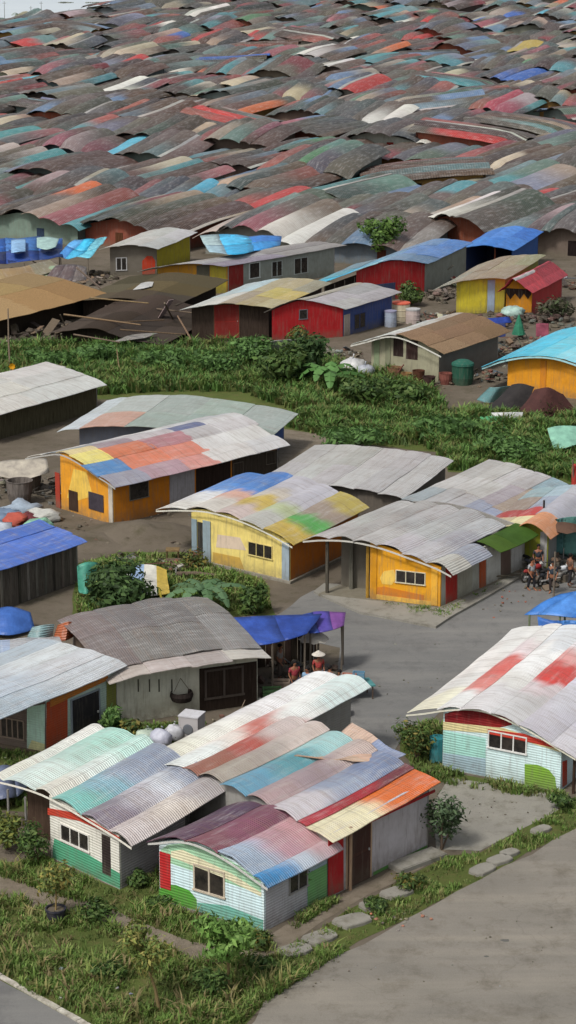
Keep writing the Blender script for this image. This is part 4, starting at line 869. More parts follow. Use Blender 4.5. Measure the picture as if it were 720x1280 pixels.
# ------------------------------------------------------------------ vegetation
GR = [(.15,.25,.055),(.19,.3,.07),(.12,.2,.05),(.25,.31,.1),(.23,.22,.09)]
def grass(name, poly, n, h, w, cols=GR, zf=None, lump=.7, excl=(), lean=.45, thr=-.2):
    pw = [P(*q) for q in poly]; pl = [(p.x, p.y) for p in pw]; x0, x1 = min(p[0] for p in pl), max(p[0] for p in pl); y0, y1 = min(p[1] for p in pl), max(p[1] for p in pl)
    V = []; Fc = []; cc = []; k = 0; ex = [e for e in excl]; tries = 0
    while k < n and tries < n*6:
        tries += 1
        x, y = R.uniform(x0, x1), R.uniform(y0, y1)
        if not inside(x, y, pl): continue
        q = noise.noise(Vector((x*.6, y*.6, 0)))+.6*noise.noise(Vector((x*1.7, y*1.7, 3)))
        if q < thr and R.random() < .9: continue
        if any(inside(x, y, e) for e in ex): continue
        k += 1; hh = h*(.55+lump*max(0, q+.35))*R.uniform(.6, 1.3); c0 = R.choice(cols); kk = R.uniform(.75, 1.3)
        if q < -.1: c0 = mixc(c0, (.11,.1,.05), .35)
        c0 = (c0[0]*kk, c0[1]*kk, c0[2]*kk, 1)
        for b in range(4):
            a = R.uniform(0, 6.283); dx, dy = math.cos(a), math.sin(a); ln = hh*R.uniform(.2, lean*2); bx, by = x+R.uniform(-.12,.12), y+R.uniform(-.12,.12); ww = w*R.uniform(.6,1.3)
            i = len(V); V += [(bx-dy*ww, by+dx*ww, 0), (bx+dy*ww, by-dx*ww, 0), (bx+dx*ln*.4-dy*ww*.8, by+dy*ln*.4+dx*ww*.8, hh*.65), (bx+dx*ln*.4+dy*ww*.8, by+dy*ln*.4-dx*ww*.8, hh*.65), (bx+dx*ln, by+dy*ln, hh*R.uniform(.75,1))]
            Fc += [(i, i+1, i+3, i+2), (i+2, i+3, i+4)]; cc.append(c0)
    me = bpy.data.meshes.new(name); me.from_pydata(V, [], Fc); ca = me.color_attributes.new('Col', 'FLOAT_COLOR', 'CORNER'); fl = []
    for c in cc: fl += list(c)*7
    ca.data.foreach_set('color', fl); me.materials.append(M['leaf']); o = bpy.data.objects.new(name, me); C.objects.link(o); o['kind'] = 'stuff'; return o
EX = FOOT
STX = []
for px, py in ((368,1190),(400,1174),(440,1153),(466,1133),(495,1118),(603,1089),(624,1077),(637,1068),(676,1039),(521,1078)):
    q = P(px, py); STX.append([(q.x-.75,q.y-.5),(q.x+.75,q.y-.5),(q.x+.75,q.y+.5),(q.x-.75,q.y+.5)])
pathpoly = [tuple(P(*q)[:2]) for q in [(-20,1088),(70,1120),(130,1134),(240,1180),(350,1192),(345,1198),(240,1202),(140,1158),(50,1134),(-20,1108)]]
grass('grass', [(-30,1085),(60,1075),(150,1115),(200,1090),(205,1130),(330,1172),(345,1195),(420,1160),(430,1190),(335,1250),(285,1290),(120,1285),(0,1220),(-30,1205)], 7500, .26, .022, excl=EX+[pathpoly], thr=-.08)
grass('verge_grass', [(335,1205),(430,1142),(560,1072),(600,1068),(712,1006),(740,985),(740,1022),(690,1050),(600,1098),(420,1192),(330,1255)], 2600, .2, .022, excl=EX+STX)
grass('tall_weeds', [(-30,1085),(60,1075),(150,1115),(205,1130),(330,1172),(345,1195),(420,1160),(430,1190),(335,1250),(285,1290),(120,1285),(0,1220)], 420, .5, .035, [(.2,.26,.07),(.28,.26,.1),(.14,.22,.05),(.3,.24,.12)], excl=EX+[pathpoly]+STX, lean=.6)
grass('weeds', [(500,918),(548,902),(560,966),(700,992),(710,1000),(640,994),(556,980),(520,970)], 900, .35, .03, excl=EX)
grass('yard_grass', [(-10,940),(60,944),(150,910),(255,905),(200,940),(100,980),(30,1010),(-10,1005)], 1800, .3, .03, excl=EX)
BANK = [(.11,.21,.05),(.14,.26,.065),(.085,.165,.045),(.19,.26,.075),(.17,.17,.06)]
grass('tall_grass', [(-40,434),(330,433),(430,455),(545,492),(558,512),(380,518),(300,490),(200,490),(130,495),(-40,495)], 9000, .85, .06, BANK, excl=EX, lean=.5)
grass('meadow_grass', [(338,528),(400,517),(760,516),(760,610),(690,598),(560,588),(545,563),(400,545)], 9000, .75, .06, BANK, excl=EX, lean=.5)
grass('garden_weeds', [(95,768),(100,710),(150,695),(225,695),(330,730),(340,768)], 2200, .35, .04, excl=EX)
grass('kerb_grass', [(448,752),(470,748),(552,764),(600,738),(655,712),(656,716),(600,746),(556,774),(500,768)], 900, .22, .03, excl=[FOOT[i] for i in range(len(FOOT))])
grass('roof_edge_weeds', [(355,1150),(410,1122),(420,1128),(370,1160)], 260, .3, .03, excl=EX)

def _k(c, k): return [tuple(x*k for x in q) for q in c]
def leafball(mb, o, rx, rz, n, size, cols, dens=.5, droop=0):
    sd = R.uniform(0, 99)
    for i in range(n):
        d = Vector((R.gauss(0,1), R.gauss(0,1), R.gauss(0,1))).normalized(); rr = R.random()**dens
        lump = 1+.45*noise.noise(d*1.6+Vector((sd,0,0))); p = Vector(o)+Vector((d.x*rx*rr*lump, d.y*rx*rr*lump, d.z*rz*rr*lump))
        if p.z < .02: p.z = R.uniform(.02, .15)
        nrm = (d+Vector((R.uniform(-1,1), R.uniform(-1,1), R.uniform(-.2,1)))*.9).normalized(); a = nrm.cross(Vector((R.uniform(-1,1),R.uniform(-1,1),.3))).normalized(); b = nrm.cross(a); s_ = size*R.uniform(.55,1.3); w_ = s_*R.uniform(.3,.5)
        b = (b-Vector((0,0,droop))).normalized()
        c = R.choice(cols); k = R.uniform(1.0,2.0)
        mb.add([p-b*s_, p+a*w_-b*s_*.1, p+b*s_, p-a*w_-b*s_*.1], [(0,1,2,3)], (c[0]*k, c[1]*k, c[2]*k))
LV = [(.05,.09,.025),(.07,.12,.03),(.035,.065,.02),(.09,.13,.04)]
DRY = [(.12,.12,.03),(.08,.11,.03),(.16,.13,.035),(.05,.08,.025),(.06,.09,.03)]
def bush(name, label, cat, px, py, w, h, n, size=.12, cols=LV, trunk=.04, lobes=4, group=None, lift=.0, tilt=0, spread=1.0):
    p = P(px, py); r = thing(name, label, cat, p, group); mb = MB(); st = MB()
    for k in range(lobes):
        a = 6.283*k/lobes+R.uniform(-.5,.5); rad = w*.26*R.uniform(.6,1.2)*spread; c = p+Vector((math.cos(a)*rad+tilt, math.sin(a)*rad, lift+(h-lift)*R.uniform(.35,.8)))
        leafball(mb, c, w*.3*R.uniform(.8,1.15), (h-lift)*.3*R.uniform(.8,1.15), n//lobes, size, cols)
        st.tube([p+Vector((R.uniform(-.05,.05),R.uniform(-.05,.05),0)), p.lerp(c,.5)+Vector((R.uniform(-.08,.08),0,.05)), c], [trunk, trunk*.7, trunk*.3], 'brown', 5)
    leafball(mb, p+Vector((tilt,0,lift+(h-lift)*.55)), w*.34, (h-lift)*.4, n//3, size, cols)
    mb.build('foliage', 'leaf', r); st.build('stem', 'wood', r); return r
def frond_plant(name, label, cat, px, py, n, ln, w, h0=0, cols=LV, group=None, up=.8, segs=6, trunk=None, split=True):
    """long arching leaves from a crown: banana, palm, papaya"""
    p = P(px, py) if not isinstance(px, Vector) else px; r = thing(name, label, cat, p, group); mb = MB()
    for k in range(n):
        a = 6.283*k/n+R.uniform(-.4,.4); e = R.uniform(up*.5, up*1.2); L = ln*R.uniform(.7,1.15); c = R.choice(cols); kk = R.uniform(1.1,1.9); c = tuple(x*kk for x in c)
        d = Vector((math.cos(a), math.sin(a), 0)); sd_ = Vector((-d.y, d.x, 0)); pts = []; q = p+Vector((0,0,h0)); el = e
        for i in range(segs+1):
            t = i/segs; wd = w*math.sin(math.pi*min(.97,(t*.9+.08)))**.6; pts.append((q.copy(), wd)); q = q+(d*math.cos(el)+Vector((0,0,math.sin(el))))*L/segs; el -= (1.9*e+.5)/segs
        for i in range(segs):
            (p0,w0),(p1,w1) = pts[i], pts[i+1]; dz = Vector((0,0,-.35))
            for sg in (-1,1):
                q0, q1 = p0+sd_*sg*w0+dz*w0, p1+sd_*sg*w1+dz*w1
                if split: q1 = q1.lerp(q0, .25)
                mb.add([p0, p1, q1, q0], [(0,1,2,3)], c)
    mb.build('foliage', 'leaf', r)
    st = MB(); st.tube([p, p+Vector((trunk or 0, 0, h0*.5)), p+Vector((0,0,h0+.05))], [.11,.09,.07] if h0 > .6 else .06, '6f5d42', 7); st.build('trunk', 'wood', r); return r
# potted plant
p = P(70,1152); r = thing('potted_plant', 'tall yellowish leafy plant in a dark navy pot beside the grass path', 'potted plant', p)
mb = MB(); mb.lathe(p, [(.26,0),(.33,.42),(.36,.44),(.36,.5),(.31,.5),(.3,.42)], '1f2233', 14); mb.build('pot', 'paint', r)
mb = MB(); mb.lathe(p+Vector((0,0,.4)), [(.3,0),(.29,.03)], 'dbrown', 12); st = MB(); st.tube([p+Vector((0,0,.4)), p+Vector((.04,0,1.0)), p+Vector((-.02,.02,1.6))], [.035,.028,.015], 'a08a5c', 6); st.build('stem', 'wood', r)
mb2 = MB()
for k in range(7): leafball(mb2, p+Vector((R.uniform(-.45,.45), R.uniform(-.4,.4), R.uniform(.9,2.0))), .45, .42, 110, .1, [(.18,.19,.05),(.13,.16,.045),(.24,.2,.06),(.09,.12,.04)])
mb2.build('foliage', 'leaf', r); mb.build('soil', 'ground', r)
# small trees
def sapling(name, label, px, py, top, cw, chh, n, cols, lean, cat='tree', size=.1, frond=False):
    p = P(px, py); r = thing(name, label, cat, p); st = MB(); t = p+Vector((lean, .1, top))
    st.tube([p, p.lerp(t,.4)+Vector((.03,0,0)), p.lerp(t,.75)+Vector((-.03,0,0)), t], [.065,.05,.04,.025], '8a7a55', 7); mb = MB()
    for k in range(7):
        a = R.uniform(0,6.28); q = t+Vector((math.cos(a)*cw*.5*R.uniform(.5,1), math.sin(a)*cw*.5*R.uniform(.5,1), R.uniform(-.2,.5)*chh)); b = p.lerp(t, R.uniform(.6,.95)); st.tube([b, b.lerp(q,.5)+Vector((0,0,.08)), q], [.025,.018,.008], '7d6d4c', 5)
        leafball(mb, q, cw*.28, chh*.25, n//8, size, cols, droop=.4)
    leafball(mb, t, cw*.35, chh*.4, n//4, size, cols, droop=.4)
    st.build('trunk', 'wood', r); mb.build('crown', 'leaf', r); return r
sapling('small_tree', 'slender leaning sapling with pale trunk and bushy olive crown in the grass plot', 199,1262, 1.7, 1.5, 1.5, 1100, [(.17,.19,.05),(.13,.17,.045),(.21,.19,.06),(.1,.14,.04)], -.35)
sapling('small_tree', 'small papaya like tree with drooping bright leaves before the nearest shack', 284,1238, 1.6, 1.8, 1.4, 1200, [(.12,.22,.05),(.16,.26,.07),(.09,.17,.04)], .05, size=.14)
bush('shrub', 'grey green shrub beside the concrete slab, at the rear shack corner', 'shrub', 553,1062, 1.9, 2.2, 900, .1, [(.06,.095,.05),(.08,.12,.06),(.05,.075,.035)])
bush('shrub', 'rounded bush with yellow tips under the left eave of the mint bungalow', 'shrub', 522,950, 1.9, 1.7, 900, .09, DRY+LV)
bush('shrub', 'yellow green shrub under the wide porch roof at the left edge', 'shrub', 8,1062, 1.6, 1.4, 700, .11, [(.16,.17,.04),(.11,.14,.035),(.07,.1,.03)])
bush('shrub', 'dark hanging shrub between the porch posts of the white fronted shack', 'shrub', 42,1078, 1.1, 1.7, 500, .1, LV)
bush('shrub', 'bright leaf plant by the dark door of the corrugated cottage', 'shrub', 140,918, 1.0, 1.3, 420, .16, [(.07,.14,.04),(.1,.17,.05),(.05,.1,.03)])
bush('shrub', 'yellow leaved plant below the cream wall, left of the white sacks', 'shrub', 163,925, .9, .95, 380, .12, DRY)
bush('shrub', 'small green plant at the foot of the rust orange wall board', 'shrub', 85,942, .8, .5, 260, .1, LV)
bush('shrub', 'tall green creeper clump against the nearest shack side window', 'shrub', 378,1130, .75, 1.5, 520, .1, [(.07,.13,.03),(.09,.16,.04)])
bush('shrub', 'low weeds clump at the right wall of the white fronted shack', 'shrub', 172,1108, .9, .55, 380, .1, LV)
bush('shrub', 'weeds clump at the dark left corner of the nearest shack', 'shrub', 197,1135, .8, .5, 300, .1, LV)
bush('shrub', 'tangled low plants at the near corner of the nearest shack', 'shrub', 325,1185, .9, .6, 380, .1, LV+DRY)
bush('shrub', 'dark leafy mound in the grass plot beside the potted plant', 'shrub', 118,1150, 1.2, .7, 480, .1, LV)
bush('shrub', 'leafy mound in the middle of the grass plot left of the leaning sapling', 'shrub', 130,1222, 1.4, .5, 500, .1, LV)
bush('shrub', 'leafy weeds around the trunk of the papaya like tree', 'shrub', 262,1240, 1.3, .7, 520, .1, LV)
bush('shrub', 'dark bush by the right edge of the grass plot near the lot', 'shrub', 330,1215, 1.1, .6, 420, .1, LV)
bush('shrub', 'bushy weeds between the two groups of stepping stones', 'shrub', 512,1110, 1.2, .5, 420, .09, LV+DRY)
bush('shrub', 'low weeds left of the pale stepping stones near the bungalow slab', 'shrub', 470,1138, 1.0, .4, 360, .09, LV)
bush('shrub', 'weeds at the far end of the stone verge by the right edge', 'shrub', 700,1012, 1.1, .6, 420, .09, LV)
bush('shrub', 'big dark green garden bush before the blue roofed plank shed', 'shrub', 148,762, 3.4, 2.2, 1500, .2, [(.04,.075,.025),(.055,.095,.03),(.03,.055,.02)], lobes=6)
bush('shrub', 'dark leafy plant right of the drooping palm in the garden', 'shrub', 318,768, 1.5, 1.5, 600, .16, LV)
frond_plant('garden_palm', 'drooping grey green palm in the garden before the pale yellow house', 'palm', 256,766, 14, 2.6, .26, .9, [(.07,.13,.06),(.09,.16,.08),(.06,.1,.045)])
bush('shrub', 'small dry bush by the left pillar of the pale yellow house', 'shrub', 242,712, 1.4, 1.0, 420, .13, DRY+[(.1,.05,.03)])
frond_plant('banana_plant', 'large banana plant with broad bright leaves on the grass bank', 'banana plant', 412,490, 11, 3.4, .42, 1.0, [(.06,.14,.035),(.08,.17,.05),(.05,.1,.03)], up=1.1)
bush('shrub', 'big leafy shrub left of the banana plant on the grass bank', 'shrub', 358,482, 4.2, 3.0, 1200, .28, LV, lobes=6)
bush('shrub', 'dark shrub right of the banana plant below the white sacks', 'shrub', 458,506, 4.0, 2.0, 1000, .24, LV, lobes=6)
bush('shrub', 'leafy shrub on the bank below the thatched hut', 'shrub', 508,506, 3.6, 1.6, 900, .22, LV, lobes=6)
bush('shrub', 'dark tall shrub right behind the banana plant', 'shrub', 385,478, 3.4, 3.6, 1000, .25, [(.03,.06,.02),(.045,.08,.025)], lobes=5)
bush('shrub', 'round bush beside the red wall of the turquoise roofed house', 'shrub', 590,388, 2.6, 1.9, 600, .2, [(.07,.11,.03),(.05,.08,.025)]) if False else bush('shrub', 'round bush beside the red wall of the turquoise roofed house', 'shrub', 514,382, 3.0, 2.0, 700, .2, [(.07,.11,.03),(.05,.08,.025)])
bush('tree', 'bright green bushy tree behind the turquoise roof', 'tree', 478,330, 4.5, 4.6, 900, .3, [(.08,.14,.03),(.06,.11,.03)], trunk=.1, lift=1)
bush('shrub', 'leafless looking olive bush on the rubble right of the red tent hut', 'shrub', 694,400, 3.0, 2.0, 600, .2, [(.06,.06,.04),(.08,.075,.05),(.05,.07,.03)])
bush('shrub', 'olive bush beside the round orange doorway of the yellow walled house', 'shrub', 214,378, 3.0, 1.9, 600, .22, [(.08,.08,.035),(.07,.075,.03),(.06,.085,.03)])
bush('shrub', 'dry bush at the front right corner of the red cabin', 'shrub', 372,432, 2.4, 1.5, 500, .2, DRY+[(.12,.07,.04)])
for px, py, w_, h_, lab in ((60,462,4.5,1.5,'low spreading shrub at the left of the grass bank'),(118,455,4,1.7,'shrub in the grass bank left of the leaning stake'),(205,462,5,1.6,'wide shrub in the middle of the grass bank'),(270,470,4.5,2.0,'dark shrub in the grass bank left of the big leafy shrub'),(315,455,4,2.2,'upright shrub in the bank below the timber shack'),(440,560,5,1.6,'shrub at the left end of the meadow'),(560,548,5,1.5,'shrub in the middle of the meadow'),(640,575,5,1.6,'shrub near the right end of the meadow')):
    bush('shrub', lab, 'shrub', px, py, w_, h_, 700, .22, [(.065,.125,.035),(.085,.16,.045),(.05,.1,.03)], lobes=6)
# skyline plants, with distance haze put into their pale leaf colours
p = on_hill(24, 30); frond_plant('palm_tree', 'hazy pale palm on the far skyline at the upper left', 'palm', p, None, 12, 4.0, .5, 3.5, [(.16,.2,.15),(.2,.24,.18)])
def hill_bush(px, py, w, h, label):
    p = on_hill(px, py); r = thing('shrub', label, 'shrub', p); mb = MB(); st = MB()
    for k in range(5):
        c = p+Vector((R.uniform(-w,w)*.4, R.uniform(-w,w)*.3, h*R.uniform(.4,.9))); leafball(mb, c, w*.25, h*.25, 60, .35, [(.12,.13,.1),(.16,.17,.13)]); st.tube([p, c], [.1,.04], '6a665c', 5)
    mb.build('foliage', 'leaf', r); st.build('stem', 'wood', r)
hill_bush(80,24,7,5,'hazy grey bush on the skyline right of the poles'); hill_bush(120,20,8,4.5,'hazy bush on the middle of the bare skyline'); hill_bush(152,14,7,5,'hazy bush at the right end of the bare skyline')
# flower at the pole
p = P(13,472); r = thing('flower', 'yellow flower at the foot of the upright grey pole in the grass', 'flower', p+Vector((.2,-.3,0))); mb = MB(); q = p+Vector((.2,-.3,.9))
for k in range(7): a = k*.9; mb.add([q, q+Vector((math.cos(a)*.2,-.08,math.sin(a)*.2)), q+Vector((math.cos(a+.45)*.26,-.1,math.sin(a+.45)*.26)), q+Vector((math.cos(a+.9)*.2,-.08,math.sin(a+.9)*.2))], [(0,1,2,3)], 'e0a020')
mb.build('petals', 'leaf', r); st = MB(); st.tube([p+Vector((.2,-.3,0)), q], .02, 'dgreen', 5); st.build('stem', 'leaf', r)
# ------------------------------------------------------------------ stones, heaps, goods
G_ = 'stepping stones along the verge'
for px, py, w_, d_, lab in ((368,1190,.95,.6,'nearest grey stepping stone, beside the nearest shack corner'),(400,1174,1.0,.65,'broad stepping stone second nearest along the wall path'),(440,1153,1.05,.7,'large pale stepping stone before the brown double door'),
    (466,1133,.8,.55,'small stepping stone before the grey rendered wall'),(495,1118,.95,.6,'stepping stone at the far end of the first group'),(603,1089,.85,.55,'pale stepping stone nearest to the lot in the second group'),(624,1077,.8,.5,'middle pale stepping stone of the second group'),
    (637,1068,.6,.4,'small pale stepping stone last of the second group'),(676,1039,.7,.4,'half buried stepping stone near the right edge')):
    p = P(px, py); a = math.radians(38+R.uniform(-8,8)); ux, uy = Vector((math.cos(a),math.sin(a),0)), Vector((-math.sin(a),math.cos(a),0)); poly = []
    for k in range(9): t = 6.283*k/9; q = 1+.18*noise.noise(Vector((px+k*3.1,py,0))); poly.append(p+ux*(abs(math.cos(t))**.6*math.copysign(1,math.cos(t)))*w_*.62*q+uy*(abs(math.sin(t))**.6*math.copysign(1,math.sin(t)))*d_*.62*q)
    mb = MB(); mb.prism(poly, (0,0,.11), jit('aaa69b',.08)); mb.prism([p+(q-p)*.93+Vector((0,0,.1101)) for q in poly], (0,0,.015), jit('b3afa3',.08)); single('stepping_stone', mb, 'concrete', p, lab, 'stone', G_)
p = P(521,1078); a = math.radians(40); ux, uy = Vector((math.cos(a),math.sin(a),0)), Vector((-math.sin(a),math.cos(a),0))
mb = MB(); mb.box(p-ux*1.1-uy*.4, ux*2.2, uy*.8, (0,0,.16), '9aa0a8'); mb.box(p-ux*1.06-uy*.36+Vector((0,0,.161)), ux*2.12, uy*.72, (0,0,.02), 'a6abb2'); single('concrete_slab', mb, 'concrete', p, 'long blue grey concrete slab lying beside the rear shack wall', 'slab')
def sack(px, py, w, h, c, label, group=None, z=0):
    p = P(px, py, z); mb = MB(); mb.blob(p+Vector((0,0,h*.42)), (w*.5,w*.4,h*.5), c, .22, 12, 8); mb.tube([p+Vector((0,0,h*.8)), p+Vector((.04,0,h*1.0)), p+Vector((.08,.02,h*1.1))], [.09,.04,.07], c, 7)
    return single('sack', mb, 'tarp', p, label, 'sack', group, smooth=True)
sack(183,932,1.0,.75,'b9c8b4','greenish white stuffed sack beside the yellow leaved plant'); sack(201,934,.95,.8,'b4b6c2','pale lilac white stuffed sack in the middle of the sack row'); sack(217,926,.8,.75,'c5c6c8','white stuffed sack touching the grey washing machine')
sack(441,470,1.9,1.5,'c9c9c6','big white stuffed sack behind the shrubs by the thatched hut'); sack(456,472,1.5,1.1,'a9adb4','smaller grey white sack right of the big white sack')
p = P(240,922); mb = MB(); a = math.radians(-20); ux, uy = Vector((math.cos(a),math.sin(a),0)), Vector((-math.sin(a),math.cos(a),0))
r = thing('washing_machine', 'old pale grey washing machine standing between the sacks and the white roof', 'washing machine', p); mb.box(p-ux*.42-uy*.4, ux*.84, uy*.8, (0,0,1.0), 'a9a6a6'); mb.build('body', 'paint', r)
mb = MB(); mb.box(p-ux*.44-uy*.42+Vector((0,0,1.001)), ux*.88, uy*.84, (0,0,.05), 'bdbdc0'); mb.build('lid', 'paint', r); mb = MB(); mb.lathe(p-uy*.405+Vector((0,0,.5)), [(.22,0),(.22,.03),(.17,.04)], 'slate', 14, -uy); mb.build('door', 'paint', r)
def heap(name, px, py, w, d, n, s, cols, kind='stuff', mixd=None):
    p = P(px, py); mb = MB(); mixd = name in ('junk', 'debris', 'yard_debris', 'shore_debris') if mixd is None else mixd
    for k in range(n):
        x, y = max(-.8,min(.8,R.gauss(0,.36))), max(-.8,min(.8,R.gauss(0,.36))); ss = s*R.uniform(.5,1.5); h_ = max(0, (1-(x*x+y*y)*1.6))*s*2.2
        q = p+Vector((x*w,y*d,h_*R.random()+ss*.2)); c = jit(R.choice(cols),.3); t = R.random()
        if not mixd or t < .3: mb.blob(q, (ss,ss*.8,ss*.6), c, .5, 6, 4); continue
        a = Vector((R.gauss(0,1),R.gauss(0,1),R.gauss(0,.35))).normalized(); b = a.cross(Vector((R.gauss(0,.3),R.gauss(0,.3),1))).normalized(); e = a.cross(b)
        if t < .6: mb.box(q, a*ss*1.6, b*ss*1.2, e*ss*R.uniform(.5,1.2), c)
        elif t < .82: mb.box(q, a*ss*R.uniform(2,5), b*ss*R.uniform(.8,2.2), e*.04, c)
        else: mb.box(q, a*ss*R.uniform(5,10), b*ss*.3, e*ss*.25, c)
    o = mb.build(name, 'plaster'); o['kind'] = kind; return o
JC = ['4a3f38','6d5a48','3c3230','7a4a40','8a7a68','4a5a66','8a8a86','5a5f52','7a3a34','a09a8c','35302e']
for q_ in ((128,418,8,5,130,.42),(205,412,5,5,80,.35),(60,424,6,3,70,.3),(165,385,7,4,70,.35),(545,402,3.5,5,90,.2),(560,352,3,7,90,.24),(650,446,6,6,110,.22),(672,432,4,5,60,.22),(430,446,4,3,60,.18),(20,346,5,5,80,.25),(118,350,3,6,60,.22),(285,668,3,2,40,.13),(218,712,1.6,2.2,60,.12),(20,905,.8,.8,30,.09),(345,880,1.6,2.5,50,.12),(300,900,1.2,1.0,30,.1),(690,352,5,8,90,.26),(455,398,3,4,50,.2),(610,472,2.2,3,50,.16),(155,700,1.5,1.5,30,.12),(5,680,2,2,40,.14)): heap('junk', *q_, JC if q_[0] > 210 or q_[1] < 345 or q_[1] > 500 else ['3f362f','54483c','352e29','6a5a4a','4a4038','8a8074'])
heap('rubble', 98,965, 2.0,1.6, 130, .17, ['3a3634','4b4542','2f2c2b','5d4a3c','55504c'])
def mound(name, px, py, w, d, h):
    p = P(px, py); mb = MB(); n, m = 22, 8; V = [p+Vector((0,0,h))]
    for i in range(1, m+1):
        for k in range(n): t = 6.283*k/n; q = i/m; e = Vector((math.cos(t)*w*q, math.sin(t)*d*q, 0)); V.append(p+e*(1+.25*noise.noise(Vector((math.cos(t)*1.3,math.sin(t)*1.3,px))))+Vector((0,0,h*(.5+.5*math.cos(math.pi*q))*(1+.5*noise.noise((p+e)*.8))-.01*(i==m))))
    mb.add(V, [(0,1+k,1+(k+1)%n) for k in range(n)]+[(1+i*n+k,1+(i+1)*n+k,1+(i+1)*n+(k+1)%n,1+i*n+(k+1)%n) for i in range(m-1) for k in range(n)], 'brown'); o = mb.build(name, 'ground', None, True); o['kind'] = 'structure'
mound('dirt_mound', 175,668, 4.5,3.0, .7); mound('dirt_mound', 105,676, 3.0,2.2, .5); mound('dirt_mound', 255,655, 3.5,2.0,.4)
heap('debris', 120,672, 6,3, 70, .11, ['4a3f36','6a5a4a','3c342e','5c4038','70665c']); heap('debris', 190,668, 8,3, 60, .1, ['5a4d40','6a5a4a','4a4038'])
heap('litter', 130,1240, 5,3, 26, .06, ['b9bcc0','8a9aa8','c9c9c0']); heap('roadside_rubble', 500,1150, 3,1.0, 26, .05, ['8f8a80','7a756a','b0705a'])
heap('yard_debris', 500,478, 7,3.5, 160, .17, ['5a4438','6d5a48','3c3230','7a4a40','8a7a68']); heap('shore_debris', 575,372, 6,4, 100, .25, ['4c4440','6d625c','35302e','7d7268'])
heap('rubble', 672,402, 7,5, 140, .25, ['4a4038','5c4a40','6a4a4a','3a3430','54605c']); heap('junk', 30,612, 7,5, 150, .16, ['6d6860','8a8478','4f4a44','5a6068'])
heap('junk', 378,850, 2.2,5, 160, .15, ['4a4442','5a3f3a','3f4a5a','6a5f58','35302e']); heap('junk', 690,705, 5,6, 110, .22, ['4a3f38','5c4f44','3a3634','6d5a48'])
sheet_thing('tarp_cover', 'blue grey tarpaulin humped over goods at the left edge, below the verge', 'tarpaulin', [(-30,1008,.1),(10,1000,.5),(38,986,.1)], [(-30,965,.5),(4,958,1.3),(36,965,.2)], [['5a6478','616b80','566074']], amp=.25, ns=12, nt=8)
for px, py, c, lab in ((8,652,'6d7f94','slate blue cloth in the laundry heap at the left edge'),(28,640,'9aa8b4','pale blue cloth on top of the laundry heap'),(22,656,'b05444','coral red cloth in the middle of the laundry heap'),(38,654,'6a2f34','dark red cloth beside the coral cloth in the heap'),(47,664,'8fc0a4','mint green cloth at the right end of the laundry heap'),(4,670,'a9b0b8','grey cloth lowest in the laundry heap'),(55,650,'bdbdb4','off-white cloth right behind the dark red cloth')):
    p = P(px, py); mb = MB(); mb.blob(p+Vector((0,0,.25)), (R.uniform(.7,1.1),R.uniform(.6,.9),R.uniform(.3,.5)), c, .5, 12, 8); single('cloth', mb, 'cloth', p, lab, 'cloth', smooth=True)
sheet_thing('canvas_sheet', 'cream canvas sheet propped over junk left of the orange house', 'sheet', [(-10,596,1.2),(25,598,1.1),(62,590,1.5)], [(-10,578,1.6),(30,574,1.9),(58,574,1.8)], 'b0a898', amp=.2)
def basket(px, py, r_, h, c, label, name='basket', mat='wood', cat='basket', group=None):
    p = P(px, py); mb = MB(); mb.lathe(p, [(r_*.75,0),(r_*.95,h*.5),(r_,h*.95),(r_*1.05,h),(r_*.9,h),(r_*.85,h*.6)], c, 14); return single(name, mb, mat, p, label, cat, group)
basket(25,630,.75,1.4,'77706a','tall grey wicker drum beside the orange house junk', 'drum', cat='drum'); basket(40,612,.6,1.3,'8f8478','pale wicker drum nearer the orange house porch', 'drum', cat='drum')
for px, py, r_, h_, c, lab in ((478,464,.5,.8,'7d4a40','round reddish brown basket under the thatched hut window'),(493,474,.55,.9,'8a6a50','tan basket on the yard before the thatched hut'),(508,478,.4,.7,'a07c54','small straw basket between the darker baskets'),(523,480,.45,1.0,'5f3f30','dark brown tall basket before the thatched hut'),(536,486,.45,.9,'4a3834','blackish basket nearest the thatched hut corner'),(557,480,.5,.8,'8f5a50','pinkish clay coloured basket beside the green bin')):
    basket(px, py, r_, h_, c, lab)
p = P(578,480); r = thing('bin', 'dark green rounded bin beside the thatched hut', 'bin', p); mb = MB(); mb.lathe(p, [(.7,0),(.8,.5),(.78,1.4)], '1f4a3a', 14); mb.build('body', 'paint', r); mb = MB(); mb.lathe(p+Vector((0,0,1.401)), [(.84,0),(.8,.15),(.45,.35),(.1,.42)], '25584a', 14); mb.build('lid', 'paint', r)
GS = 'sheets heaped at the cyan roofed house'
sheet_thing('roof_sheet', 'pale teal sheet leaning at the left end of the dark sheet heap', 'sheet', [(596,500,.2),(612,503,.2),(628,498,.2)], [(612,484,1.3),(625,484,1.4),(638,482,1.4)], '6fa4a8', 'roof', amp=.08, group=GS)
sheet_thing('roof_sheet', 'black sheet humped in the middle of the sheet heap', 'sheet', [(600,518,.1),(625,520,.1),(655,518,.1)], [(640,482,1.6),(652,480,1.9),(668,484,1.7)], '2c2827', 'cloth', amp=.2, ns=12, group=GS)
sheet_thing('roof_sheet', 'dark reddish brown sheet sloping at the right of the sheet heap', 'sheet', [(640,522,.1),(675,522,.1),(722,516,.1)], [(668,488,1.6),(685,486,1.8),(704,492,1.4)], '4a2a26', 'cloth', amp=.2, ns=12, group=GS)
G3 = 'sheets lying along the meadow edge'
sheet_thing('roof_sheet', 'mint green sheet tilted at the right end of the meadow', 'sheet', [(692,562,.4),(712,558,.6),(745,548,.7)], [(684,536,1.3),(705,532,1.5),(745,532,1.5)], '86b8a0', 'tarp', amp=.1, group=G3)
